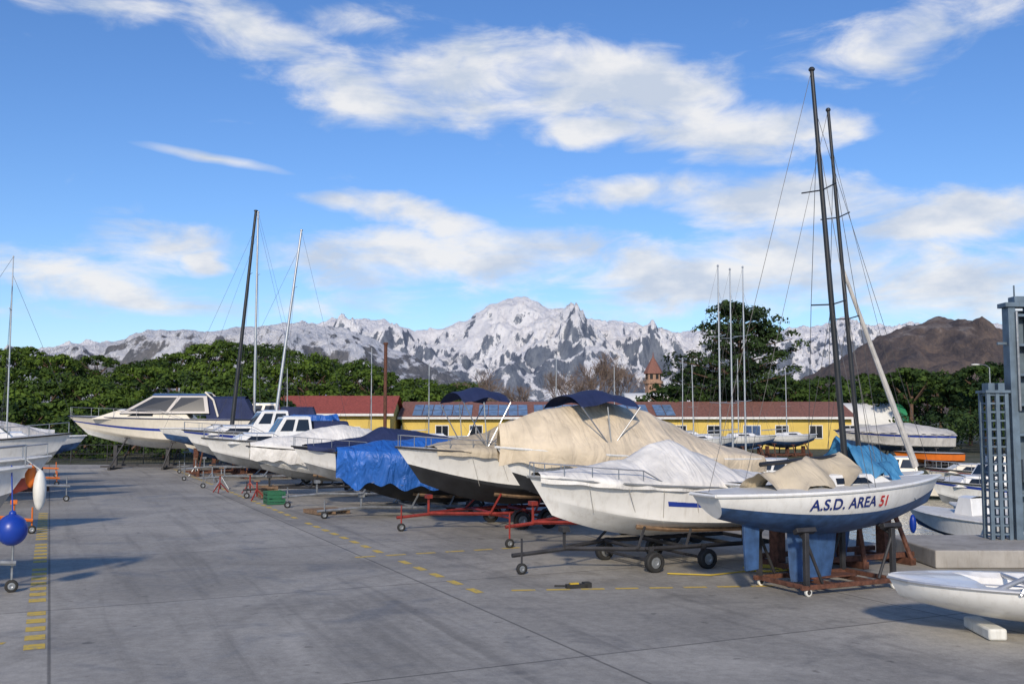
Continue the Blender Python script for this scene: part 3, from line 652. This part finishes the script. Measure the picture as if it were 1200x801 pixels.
H=Hull(7,2.5,.7,1.2,.4,1.1,fore=.5); e=empty('covered_motorboat',(-26.5,50,0),HL); build_hull(e,H,[(.3,1),(1,0)],[white,redbot]); cover(e,H,0,.97,[(0,.5),(.5,1.0),(.97,.15)],.3,twhite,1.5,13,.05); trailer((-26.5,50),HL,H,orangef)
H=Hull(6,2.3,.6,1.15,.3,.9,fore=.5); e=empty('motorboat',(-14.9,25.2,0),HL); build_hull(e,H,[(.35,1),(1,0)],[white2,redbot],rail=white2); bow_rail(e,H,.5,.3); trailer((-14.9,25.2),HL,H,orangef,tongue=.1)
sailboat('cradled_sailboat',(-20.6,39.5),HL,7,2.3,1.2,1,mast_x=.08,mtop=9.5,lean=(0,0),mr=.035)
# ---- sailing dinghy bottom right
H=Hull(5.0,2.0,.16,.5,.12,.35,tw=.85,fore=.7,style='r',pb=3.0,qb=.6); e=empty('sailing_dinghy',(7.8,14.1,0),math.atan2(.06,-1)); 
hs2=[0,.05,.12,.25,.4,.6,.8,1]; g=MB()
for side in(1,-1):
    rows=[[H.P(i/30,h,side) for h in hs2] for i in range(31)]; rows=rows[::-1] if side==1 else rows; g.grid(rows)
g.add([H.P(0,h,1) for h in hs2]+[H.P(0,h,-1) for h in hs2[::-1]],[tuple(range(16))]); g.obj('hull',[white],e,ang=40)
g=MB(); rows=[]
for i in range(51):
    t=i/50; b=H.b(t); z=H.gz(t); x=H.P(t,1).x; row=[]
    well=max(0,min(1,(t-.04)*20))*max(0,min(1,(.78-t)*10))
    for s_ in(-1,-.86,-.76,-.72,-.3,0,.3,.72,.76,.86,1):
        dp=-.3*well if abs(s_)<=.73 else (-.05*well if abs(s_)<.8 else .02); row.append((x,b*s_,z+dp+.05*(1-s_*s_)*(1-well)))
    rows.append(row)
g.grid(rows); g.obj('deck_and_cockpit',[white],e,ang=30)
g=MB()
for side in(1,-1): g.tube([H.P(i/30,1,side)+Vector((0,.01*side,0)) for i in range(31)],.022,6)
g.obj('gunwale',[alu],e)
g=MB(); g.cyl((.6,-.95,.7),(.6,.98,.7),.035,n=8); g.cyl((1.35,.75,.72),(-.9,.1,1.45),.035,n=10); g.cyl((1.4,.7,.7),(-1.7,.75,.85),.025,n=8); g.cyl((1.9,0,.72),(-.4,.9,.74),.012,n=6)
g.obj('spars',[alu],e)
g=MB(); g.cyl((1.1,.95,.7),(.85,.9,1.05),.02,n=6); g.cyl((.5,.97,.7),(.8,.9,1.05),.02,n=6); g.cyl((1.1,.95,.72),(.5,.97,.72),.02,n=6); g.box((.82,.9,1.05),(.1,.05,.05)); g.box((.8,.93,.8),(.36,.02,.16))
for x in(.3,.1,0): g.lathe((x,.85,.9),(0,1,0),[(-.02,.02),(-.03,.045),(.03,.045),(.02,.02)],12,1)
g.obj('fittings',[alu,rubber],e)
g=MB(); g.box((-.4,.3,.09),(1.6,.5,.16)); g.box((1.2,0,.09),(.25,.9,.16)); g.obj('chocks',[whitef],e,bevel=.03)
# ---- steel pylon on the quay
sg=M('painted_steel_bluegrey',(.13,.18,.23),.5,.3,var=.2,scale=4,dirt=.5)
e=empty('steel_gangway_pylon',(10.5,22.0,.37)); g=MB()
for x in(0,.2,.4):
    for y in(0,.34): g.box((x,y,1.6),(.08,.07,3.2))
for k in range(17):
    z=.12+k*.19
    for y in(0,.34): g.box((.2,y+.002,z),(.34,.03,.04))
    for x in(0,.4): g.box((x,.17,z),(.03,.28,.03))
g.box((.2,.17,3.23),(.55,.5,.06)); g.box((.1,.17,3.34),(.14,.3,.16)); g.box((.32,.17,3.34),(.14,.3,.16)); g.obj('ladder_frame',[sg],e)
g=MB(); 
for x in(.58,1.05): g.box((x,.1,2.55),(.16,.3,5.1))
for k in range(8): g.box((.82,.1,.3+k*.66),(.34,.24,.06)); 
g.box((.82,.27,2.6),(.36,.02,4.9)); g.box((.8,.1,5.15),(.75,.4,.1)); g.box((.85,.1,5.27),(.4,.3,.14)); g.cyl((.72,.1,5.34),(.72,.1,5.6),.02,n=6)
g.box((.45,.1,4.3),(.3,.06,.06)); g.obj('main_column',[sg],e,bevel=.006)
g=MB(); g.box((.82,-.08,1.5),(.3,.12,.5)); g.box((.66,-.09,3.9),(.05,.05,2.2)); g.obj('control_box',[galv],e,bevel=.01)
# small items
e=empty('hand_tool_case',(1.15,18.0,0),.3); g=MB(); g.box((0,0,.04),(.4,.12,.07)); g.box((.2,.02,.05),(.14,.16,.09)); g.cyl((-.22,0,.05),(-.4,.06,.05),.018,n=6); g.obj('body',[rubber],e,bevel=.012); g=MB(); g.box((-.05,0,.085),(.16,.08,.02)); g.obj('handle',[M('yellow_plastic',(.6,.4,.03))],e)
grp=M('green_plastic',(.02,.12,.06),.5)
for x,y in((-8.4,35.5),(-9.3,38.2)):
    e=empty('crate',(x,y,0),HD); g=MB(); g.box((0,0,.05),(.6,.8,.06))
    for s_ in (1,-1): 
        for z in(.15,.28,.41): g.box((.3*s_,0,z),(.03,.8,.09)); g.box((0,.39*s_,z),(.57,.03,.09))
        for q in(1,-1): g.box((.28*s_,.36*q,.24),(.06,.06,.45))
    g.obj('slats',[grp if x>-9 else wood],e)
g=MB()
for k in range(3):
    pts=[(5.0+(.35+.05*k)*math.cos(a*.5)+.02*k,20.0+(.3+.05*k)*math.sin(a*.5),.03+.015*k) for a in range(14)]; g.tube(pts,.015,5)
g.tube([(4.6,19.8,.03),(3.8,19.3,.03),(3.0,19.5,.03)],.015,5); g.obj('water_hose',[M('hose_yellow',(.5,.36,.04),.5)])
for x,y,h in((-10.6,40.6,.75),(-12.4,42.8,.9),(-14.2,47.5,.8),(-16.6,52.6,.9),(-9.4,37.0,.7),(-17.6,56,.9),(-11.9,40.9,.7)):
    e=empty('jack_stand',(x,y,0),rnd.random()*3); g=MB()
    for k in range(3):
        a=k*2.094; g.cyl((math.cos(a)*.35,math.sin(a)*.35,.02),(0,0,h*.6),.025,n=6)
    g.cyl((0,0,.15),(0,0,h),.03,n=8); g.box((0,0,h+.02),(.24,.2,.05),1); g.obj('tripod',[redfr if x>-12 else galv,wood],e)
e=empty('timber_pallet',(-5.9,32.0,0),HD+.2); g=MB()
for k in range(6): g.box((0,-.5+k*.2,.13),(1.1,.14,.025))
for k in(-.5,0,.5): g.box((k,0,.07),(.1,1.1,.09))
g.obj('boards',[wood],e,smooth=False)
# ------------------------------------------------------------ buildings
ywall=M('yellow_render',(.68,.5,.13),.85,var=.12,scale=.6,bump=.2,dirt=.25); redtile=M('red_roof_tiles',(.3,.07,.05),.8,var=.3,scale=5,bump=.5,bscale=9); browntile=M('brown_roof_tiles',(.22,.1,.075),.8,var=.3,scale=5,bump=.5,bscale=9); wtrim=M('white_trim',(.7,.7,.68),.6)
panel=M('solar_panels',(.16,.24,.36),.25,var=.3,scale=1.3); brick=M('old_brick',(.36,.22,.15),.9,var=.25,scale=3,bump=.4); greyroof=M('grey_roof_sheet',(.4,.42,.45),.6,var=.15,scale=2,dirt=.4)
def long_building(name,x0,x1,y,depth,eave,ridge,wallm,roofm,wins,panels=None):
    e=empty(name,(x0,y,0)); L=x1-x0; g=MB(); g.box((L/2,depth/2,eave/2),(L,depth,eave))
    for x in(0,L): g.add([(x,0,eave),(x,depth,eave),(x,depth/2,ridge-.1)],[(0,1,2)])
    g.obj('walls',[wallm],e,smooth=False)
    g=MB(); ov=.6
    for s_ in(0,1):
        ya=-ov if s_==0 else depth+ov; rows=[[(-.4,ya,eave-.05),(L+.4,ya,eave-.05)],[(-.4,depth/2,ridge),(L+.4,depth/2,ridge)]]; g.grid(rows)
        g.box((L/2,ya,eave-.12),(L+.8,.1,.22),1)
    g.obj('roof',[roofm,wtrim],e,smooth=False)
    g=MB(); 
    for (wx_,ww,z0,z1,k) in wins:
        g.box((wx_,-.02,(z0+z1)/2),(ww+.16,.1,z1-z0+.16),1); g.box((wx_,-.06,(z0+z1)/2),(ww,.06,z1-z0),0 if k==0 else 2); g.box((wx_,-.1,(z0+z1)/2),(.05,.04,z1-z0),1)
    g.obj('windows_and_doors',[glass,wtrim,bluebot],e,smooth=False)
    if panels:
        g=MB(); sl_=(ridge-eave+.05)/(depth/2+ov); ang_=math.atan(sl_)
        x=panels[0]
        while x<panels[1]:
            for r_ in(0,1):
                u=1.1+r_*1.75; g.box((x,-ov+u,eave-.05+u*sl_+.1),(.92,1.62,.05),0,Matrix.Rotation(ang_,3,'X'))
            x+=1.0 if (int(x)%6) else 1.6
        g.obj('solar_panel_array',[panel],e,smooth=False)
    return e
wl=[(4+i*3.4,1.2,1.1,2.3,0) for i in range(13)]; wl[5]=(21.5,1.2,.0,2.2,1); wl[9]=(35,1.6,.0,2.3,1)
long_building('yellow_harbour_building',-11,34,100,9,3.2,4.8,ywall,browntile,wl,(1.5,27))
long_building('red_roofed_shed',-23,-11.6,95,9,3.5,5.3,ywall,redtile,[(2,1,1,2.2,0),(5,1,1,2.2,0),(8,1,0,2.2,1)])
e=empty('brick_bell_tower',(28.4,200,0)); g=MB(); g.lathe((0,0,0),(0,0,1),[(0,1.7),(10,1.7),(10,2.0),(10.6,2.0),(10.6,1.6),(12.2,1.6)],8); g.obj('shaft',[brick],e,smooth=False)
g=MB(); g.lathe((0,0,0),(0,0,1),[(12.0,1.95),(12.4,1.85),(15.4,.15),(16.4,.03)],8); g.obj('spire_roof',[browntile],e,smooth=False)
g=MB()
for k in range(8):
    a_=math.pi/4*k+math.pi/8; g.box((math.cos(a_)*1.48,math.sin(a_)*1.48,11.4),(.12,.6,1.0),0,Matrix.Rotation(a_,3,'Z'))
g.obj('belfry_opening_shade',[rubber],e,smooth=False)  # solid black panels stand in for the shade inside the openings
tentm=M('tent_fabric',(.72,.72,.7),.6,var=.05); grn=M('tent_green',(.03,.25,.12),.6)
def tent(name,x,y,L,wd,h0,h1,stripes=False):
    e=empty(name,(x,y,0)); g=MB(); rows=[]
    n=24
    for i in range(n+1):
        u=i/n; row=[]
        for j in range(17):
            a_=math.pi*j/16; row.append((L*u-L/2,wd/2*math.cos(a_),h0+(h1-h0)*math.sin(a_)))
        row=[(row[0][0],row[0][1],0)]+row+[(row[-1][0],row[-1][1],0)]; rows.append(row)
    g.grid(rows,lambda i,j:1 if stripes and i>20 else 0)
    for s_ in(0,-1): g.add(rows[s_],[tuple(range(len(rows[s_])))])
    g.obj('membrane',[tentm,grn],e,ang=50)
    g=MB(); g.box((L/2+.01,0,h0*.45),(.06,wd*.4,h0*.9)); g.box((-L*.1,-wd/2-.01,h0*.45),(L*.2,.06,h0*.85)); g.obj('doors',[greyroof],e,smooth=False)
tent('white_dome_tent',18,128,7.5,8,3.2,6.3); tent('storage_tent',37.5,108,8.0,7,2.8,4.7,True)
e=empty('steel_stack',(-8.9,70,0)); g=MB(); g.cyl((0,0,0),(0,0,8.2),.13,.12,n=12); g.cyl((0,0,8.2),(0,0,8.35),.17,n=12); g.cyl((0,0,0),(0,0,.4),.25,n=12); g.obj('pipe',[rust],e)
def lamp(x,y,h,name='street_lamp',dir_=1):
    e=empty(name,(x,y,0)); g=MB(); g.cyl((0,0,0),(0,0,h),.09,.05,n=10); g.tube([(0,0,h),(.35*dir_,0,h+.25),(1.0*dir_,0,h+.3)],.04); g.cyl((0,0,0),(0,0,.9),.13,n=10); g.obj('pole',[galv],e)
    g=MB(); g.ell((1.25*dir_,0,h+.28),(.4,.16,.09)); g.obj('lamp_head',[whitef],e)
lamp(43.2,90,7.6,dir_=-1)
e=empty('chainlink_fence',(-70,66.3,0)); g=MB()
for k in range(25): g.cyl((k*2.4,0,0),(k*2.4,0,1.3),.03,n=6)
for z in(.1,.7,1.28): g.cyl((0,0,z),(57.6,0,z),.018,n=5)
for k in range(290): g.cyl((k*.2,0,.1),(k*.2,0,1.28),.008,n=3,cap=False)
g.obj('rails',[darkst],e)
rm=M('riprap_rock',(.24,.21,.18),.9,var=.35,scale=1.5,bump=.6,bscale=6); g=MB()
for k in range(520):
    u=rnd.random(); x=B[0]+(C[0]-B[0])*u; y=B[1]+(C[1]-B[1])*u; d=rnd.random(); s=rnd.uniform(.18,.45)
    c_=(x,y-d*1.6+.3,.1-d*.8); q=Matrix.Rotation(rnd.random()*6,3,(rnd.random(),rnd.random(),1)); g.box(c_,(s*1.3,s,s*.8),0,q,rnd.uniform(.6,.9))
g.obj('riprap_bank',[rm],smooth=False)
# ------------------------------------------------------------ foliage
def leafmat(name,c0,c1):
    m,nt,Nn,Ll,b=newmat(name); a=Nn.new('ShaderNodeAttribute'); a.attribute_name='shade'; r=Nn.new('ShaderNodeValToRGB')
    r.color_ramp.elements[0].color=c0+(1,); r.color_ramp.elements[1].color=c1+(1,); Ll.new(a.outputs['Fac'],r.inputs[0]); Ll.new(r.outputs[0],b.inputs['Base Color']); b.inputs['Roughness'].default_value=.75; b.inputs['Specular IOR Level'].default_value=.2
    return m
pinem=leafmat('pine_needles',(.01,.028,.007),(.1,.16,.02)); darkpine=leafmat('dark_pine_needles',(.008,.02,.009),(.045,.08,.022)); bushm=leafmat('shrub_leaves',(.012,.03,.01),(.06,.1,.025)); grovem=leafmat('grove_needles',(.01,.026,.008),(.07,.12,.02))
bark=M('pine_bark',(.13,.08,.055),.95,var=.3,scale=6)
def leaves(name,Cn,Nr,S,shd,mat,parent=None):
    Cn=np.concatenate(Cn);Nr=np.concatenate(Nr);S=np.concatenate(S);shd=np.concatenate(shd); n=len(Cn)
    Nr=Nr/np.linalg.norm(Nr,axis=1,keepdims=True); rr=rng.normal(size=(n,3)); T=np.cross(Nr,rr); T/=np.linalg.norm(T,axis=1,keepdims=True); Bb=np.cross(Nr,T)
    S=S[:,None]; V=np.stack([Cn-T*S,Cn-Bb*S*.55,Cn+T*S,Cn+Bb*S*.55],1).reshape(-1,3).astype(np.float32)
    me=bpy.data.meshes.new(name); me.vertices.add(4*n); me.vertices.foreach_set('co',V.ravel()); me.loops.add(4*n); me.loops.foreach_set('vertex_index',np.arange(4*n,dtype=np.int32))
    me.polygons.add(n); me.polygons.foreach_set('loop_start',np.arange(0,4*n,4,dtype=np.int32)); me.update(calc_edges=True)
    at=me.attributes.new('shade','FLOAT','FACE'); at.data.foreach_set('value',np.clip(shd,0,1).astype(np.float32)); me.materials.append(mat)
    o=bpy.data.objects.new(name,me); COL.objects.link(o); 
    if parent: o.parent=parent
    return o
def clump(c,rad,flat,n,size,base):
    d=rng.normal(size=(n,3)); d/=np.linalg.norm(d,axis=1,keepdims=True); d[:,2]=np.where(d[:,2]<-.3,-d[:,2],d[:,2])
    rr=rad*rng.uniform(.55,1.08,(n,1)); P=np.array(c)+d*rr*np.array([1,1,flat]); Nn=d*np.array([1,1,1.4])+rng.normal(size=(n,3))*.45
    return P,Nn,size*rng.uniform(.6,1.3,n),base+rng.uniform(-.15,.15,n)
def umbrella(x,y,zt,Rr,acc,trunk=None,K=44,nl=46,thick=None,size=.3,shade=(.15,.85)):
    thick=thick or Rr*.6; zc=zt-thick; tb=rng.uniform(-.25,.22)
    for k in range(K):
        a=rng.uniform(0,2*math.pi); r=math.sqrt(rng.uniform(0,1)); rc=Rr*rng.uniform(.14,.26)
        z=zc+thick*math.sqrt(max(0,1-r*r))*rng.uniform(.8,1)-rc*.5; light_tint=.25
        if k%4==0: z=zc-rng.uniform(0,.25)*thick; r=r**.5; light_tint=-.3  # upper clumps tinted lighter, undersides darker: canopy shade put into the leaf colour
        c=(x+math.cos(a)*r*Rr,y+math.sin(a)*r*Rr,z); q=clump(c,rc,.6,nl,size,rng.uniform(*shade)*.7+tb+light_tint*.6)
        for L_,v in zip(acc,q): L_.append(v)
    if trunk is not None:
        trunk.cyl((x,y,0),(x+.2,y,zc),.24,.16,n=7)
        for k in range(6):
            a=k*1.05+x; trunk.cyl((x+.2,y,zc-.8),(x+math.cos(a)*Rr*.6,y+math.sin(a)*Rr*.6,zc+thick*.45),.1,.04,n=5)
S_=[(-60,412),(0,412),(40,409),(90,420),(140,425),(190,416),(240,406),(300,404),(340,406),(375,420),(420,419),(470,432),(520,446),(570,458),(620,470)]
acc=([],[],[],[]); tr=MB()
for row,(d,dz,st) in enumerate(((80,56,5.6),(90,40,6.2),(101,26,6.6),(116,12,7.0),(136,2,7.4),(156,-2,7.4))):
    px=-70+row*19
    while px<(300 if row<3 else 575):
        y=d+rnd.uniform(-4,4); py=lerp_pts(S_,px)+dz*(1 if px<420 else .75)+rnd.uniform(-7,9); zt=3+(490-py)*y/1167; Rr=rnd.uniform(3.2,5.6)
        if zt>3.0: umbrella((px-600)*y/1167,y,zt,Rr,acc,tr,K=56,nl=44,size=.23,thick=Rr*(.8 if row<2 or px>300 else .62))
        px+=st*1167/y*rnd.uniform(.7,1.2)*.9
for k in range(9):
    px=335+k*22; y=112+rnd.uniform(-3,3); umbrella((px-600)*y/1167,y,3+(490-452-rnd.uniform(-6,6))*y/1167,3.6,acc,tr,K=40,nl=42,size=.23,thick=3.2)
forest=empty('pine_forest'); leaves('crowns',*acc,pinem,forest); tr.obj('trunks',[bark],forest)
acc=([],[],[],[]); tr=MB()
for row,(y0,dz) in enumerate(((112,22),(122,10),(136,-2))):
    px=790+row*14
    while px<1240:
        y=y0+rnd.uniform(-4,4); py=430+dz+rnd.uniform(-7,9); umbrella((px-600)*y/1167,y,3+(490-py)*y/1167,rnd.uniform(3.2,5.2),acc,tr,K=50,nl=42,size=.23,thick=3.2); px+=44+rnd.uniform(-10,16)
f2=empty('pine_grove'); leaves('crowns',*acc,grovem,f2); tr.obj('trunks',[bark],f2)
for x,y,zt,Rr in((48,100,8.9,4.2),(41.5,104,8.4,3.6),(56,98,8.4,4.4)):
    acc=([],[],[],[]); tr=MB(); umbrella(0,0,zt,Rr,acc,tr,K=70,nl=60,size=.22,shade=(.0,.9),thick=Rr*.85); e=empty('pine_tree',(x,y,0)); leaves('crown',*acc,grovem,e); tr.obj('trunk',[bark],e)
e=empty('maritime_pine_tree',(24.5,108,0)); acc=([],[],[],[]); tr=MB(); tr.cyl((0,0,0),(.3,0,9),.42,.28,n=9); tr.cyl((.3,0,9),(.2,0,14.4),.28,.08,n=8)
for lv,(z,rr,ox) in enumerate(((5.6,4.2,-.6),(6.8,6.2,-.9),(8.0,6.8,-.6),(9.3,6.4,0),(10.6,5.8,.6),(11.9,5.4,1.0),(13.2,4.4,.9),(14.4,2.8,.2),(15.2,1.3,-.6))):
    nb=9 if rr>3 else 6
    for k in range(nb):
        a=k*2*math.pi/nb+lv*.9+rnd.uniform(-.4,.4); q=rr*rnd.uniform(.5,1.15); zz=z+rnd.uniform(-.5,.7)
        tr.cyl((.25,0,z-1.6),(ox+math.cos(a)*q,math.sin(a)*q,zz-.2),.1,.03,n=5)
        for f in(.4,.65,.85,1.03):
            p=clump((ox+math.cos(a+rnd.uniform(-.2,.2))*q*f,math.sin(a)*q*f,z-1.0+(zz-z+1.0)*f+rnd.uniform(-.4,.5)),rnd.uniform(.6,1.3),.62,66,.2,rnd.uniform(0,.9))
            for L_,v in zip(acc,p): L_.append(v)
leaves('crown',*acc,darkpine,e); tr.obj('trunk',[bark],e)
acc=([],[],[],[])
for k in range(130):
    x=-75+k*.42+rnd.uniform(-.3,.3); p=clump((x,rnd.uniform(70,73),rnd.uniform(.6,2.2)),rnd.uniform(.7,1.2),.9,60,.17,rnd.uniform(0,.8))
    for L_,v in zip(acc,p): L_.append(v)
leaves('hedge',*acc,bushm)
acc=([],[],[],[])
for k in range(200):
    x=rnd.uniform(36,62); p=clump((x,rnd.uniform(84,96),rnd.uniform(.4,3.4)),rnd.uniform(.7,1.5),.9,60,.18,rnd.uniform(0,.8))
    for L_,v in zip(acc,p): L_.append(v)
leaves('shrub_thicket',*acc,bushm)
twig=M('bare_twigs',(.17,.125,.1),.9,var=.2)
def bare(x,y,h):
    g=MB(); rr=random.Random(int(x*10))
    def br(p,d,l,r,lv):
        q=p+d*l; g.cyl(p,q,r,r*.65,n=4 if lv<3 else 3,cap=False)
        if lv>=6: return
        for k in range(3 if lv<5 else 2+ (rr.random()<.5)):
            ax=Vector((rr.gauss(0,1),rr.gauss(0,1),rr.gauss(0,1))).normalized(); nd=(d+ax*rr.uniform(.4,.75)+Vector((0,0,.1))).normalized()
            br(p.lerp(q,rr.uniform(.6,1)),nd,l*rr.uniform(.66,.86),max(.024,r*.6),lv+1)
    br(Vector((0,0,0)),Vector((0,0,1)),h*.25,h*.018,0); e=empty('bare_tree',(x,y,0)); g.obj('branches',[twig],e,smooth=False)
for px,py,y in((552,408,140),(620,428,150),(700,386,140),(726,398,146),(655,412,160),(590,434,135),(505,435,150),(682,408,138)):
    bare((px-600)*y/1167,y,(3+(490-py)*y/1167))
# ------------------------------------------------------------ mountains
def terrain(name,ridge,yr,y0,y1,nx,ny,carve,f,mat,seed,small=10,pe=.85,vf=1.8):
    k=yr/1167; pts=[((a-600)*k,(490-b)*k) for a,b in ridge]; x0=pts[0][0];x1=pts[-1][0]; V=[];F=[]
    for j in range(ny+1):
        y=y0+(y1-y0)*j/ny; e=((y-y0)/(yr-y0))**pe if y<yr else 1-.7*(y-yr)/(y1-yr); m_=min(1,max(0,4*e*(1-e)))
        for i in range(nx+1):
            x=x0+(x1-x0)*i/nx; wx_=x+150*noise.noise(Vector((x/700,y/700,seed+9)));p=lerp_pts(pts,x)
            n_=noise.ridged_multi_fractal(Vector((wx_/f,y/(f*vf),seed)),.85,2.15,6,1.,2.)
            n3=noise.ridged_multi_fractal(Vector((wx_/f*3.1,y/(f*vf)*2.3,seed+4)),.75,2.15,5,1.,2.)
            n2=noise.fractal(Vector((x/90,y/90,seed+3)),.8,2.1,5)
            h=p*e+p*carve*(n_-1.1)*m_+small*.6*n2*min(1,p/150)*min(1,e*3)+small*.8*(n3-1.1)*min(1,e*2)*min(1,p/120)
            V.append((x,y,h if j>0 else -20))
    for j in range(ny):
        for i in range(nx):
            a=j*(nx+1)+i; F.append((a,a+1,a+nx+2,a+nx+1))
    me=bpy.data.meshes.new(name); me.from_pydata(V,[],F); me.materials.append(mat); me.polygons.foreach_set('use_smooth',[True]*len(F)); o=bpy.data.objects.new(name,me); COL.objects.link(o); return o
def snowmat(name,rockA,rockB,snow,thr0,thr1,zlo,zhi,sc_,big=1.0,slope=(.45,1,-.25,.3),bump=.8,hl=(-.3,.14)):
    m,nt,Nn,Ll,b=newmat(name); ge=Nn.new('ShaderNodeNewGeometry'); sN=Nn.new('ShaderNodeSeparateXYZ'); Ll.new(ge.outputs['Normal'],sN.inputs[0]); sP=Nn.new('ShaderNodeSeparateXYZ'); Ll.new(ge.outputs['Position'],sP.inputs[0])
    mp_=Nn.new('ShaderNodeMapping'); mp_.inputs['Scale'].default_value=(1,.4,.5); Ll.new(ge.outputs['Position'],mp_.inputs[0])
    def nz(s,d=9,ro=.72):
        n=Nn.new('ShaderNodeTexNoise'); n.inputs['Scale'].default_value=s; n.inputs['Detail'].default_value=d; n.inputs['Roughness'].default_value=ro; Ll.new(mp_.outputs[0],n.inputs[0]); return n.outputs['Fac']
    def mt(op,a,c=None):
        n=Nn.new('ShaderNodeMath'); n.operation=op
        for i,v in enumerate((a,c)):
            if v is None: continue
            if isinstance(v,(int,float)): n.inputs[i].default_value=v
            else: Ll.new(v,n.inputs[i])
        return n.outputs[0]
    def mrr(v,a,c,lo,hi):
        n=Nn.new('ShaderNodeMapRange'); n.inputs[1].default_value=a;n.inputs[2].default_value=c;n.inputs[3].default_value=lo;n.inputs[4].default_value=hi; Ll.new(v,n.inputs[0]); return n.outputs[0]
    hf=mrr(sP.outputs[2],zlo,zhi,*hl)
    v=mt('ADD',mt('ADD',mrr(sN.outputs[2],*slope),mt('MULTIPLY',mt('SUBTRACT',nz(sc_),.5),2.0)),mt('ADD',hf,mt('MULTIPLY',mt('SUBTRACT',nz(sc_*.18,4),.5),big)))
    fac=mrr(v,thr0,thr1,0,1)
    r=Nn.new('ShaderNodeValToRGB'); r.color_ramp.elements[0].position=.35; r.color_ramp.elements[1].position=.65; r.color_ramp.elements[0].color=rockA+(1,); r.color_ramp.elements[1].color=rockB+(1,); Ll.new(nz(sc_*1.7,5),r.inputs[0])
    mx_=Nn.new('ShaderNodeMixRGB'); Ll.new(fac,mx_.inputs[0]); Ll.new(r.outputs[0],mx_.inputs[1]); mx_.inputs[2].default_value=snow+(1,); Ll.new(mx_.outputs[0],b.inputs['Base Color']); b.inputs['Roughness'].default_value=.9; b.inputs['Specular IOR Level'].default_value=.1
    bp=Nn.new('ShaderNodeBump'); bp.inputs['Strength'].default_value=bump; bp.inputs['Distance'].default_value=35; Ll.new(nz(sc_*1.5,8),bp.inputs['Height']); Ll.new(bp.outputs[0],b.inputs['Normal']); return m
snowm=snowmat('snowy_rock',(.13,.16,.22),(.25,.28,.33),(.88,.88,.9),-.2,-.08,80,420,.016,slope=(.5,.96,-.42,.25),hl=(-.28,.22),bump=1.0)  # bluish rock tones put distance haze into the colour
hillsn=snowmat('patchy_snow_woodland',(.13,.145,.17),(.24,.235,.24),(.74,.75,.78),-.1,.06,20,260,.02,slope=(.6,1,-.26,.2),bump=.9)  # grey-blue ground tones carry some distance haze as colour
hillb=snowmat('brown_woodland_hill',(.09,.08,.085),(.19,.145,.12),(.3,.27,.25),.35,.8,20,200,.02,bump=.6)
ridge=[(-150,420),(50,414),(130,404),(215,396),(300,386),(370,380),(430,372),(450,374),(465,383),(490,387),(520,385),(545,379),(560,367),(578,355),(595,349),(610,349),(628,354),(645,362),(658,359),(675,371),(700,377),(722,372),(745,378),(765,383),(790,388),(812,383),(830,389),(860,385),(900,391),(930,385),(960,380),(1000,376),(1030,382),(1060,386),(1100,383),(1150,380),(1210,379),(1400,385)]
terrain('snowy_mountains',ridge,4800,3000,5900,900,200,.36,420,snowm,1.7,17,.9)
ridge2=[(-300,440),(-100,420),(50,413),(90,407),(130,399),(180,393),(215,386),(250,388),(300,382),(335,376),(370,380),(400,384),(430,394),(470,412),(520,434),(560,452),(620,472),(700,490)]
terrain('patchy_snow_hills',ridge2,3300,2200,4200,460,130,.28,300,hillsn,5.2,11,.9)
ridge3=[(930,470),(960,442),(985,424),(1005,410),(1022,398),(1045,387),(1070,377),(1100,369),(1125,372),(1150,382),(1175,394),(1210,404),(1300,425),(1420,450)]
terrain('brown_hill',ridge3,2400,1500,3100,260,90,.24,230,hillb,8.4,7,.9)
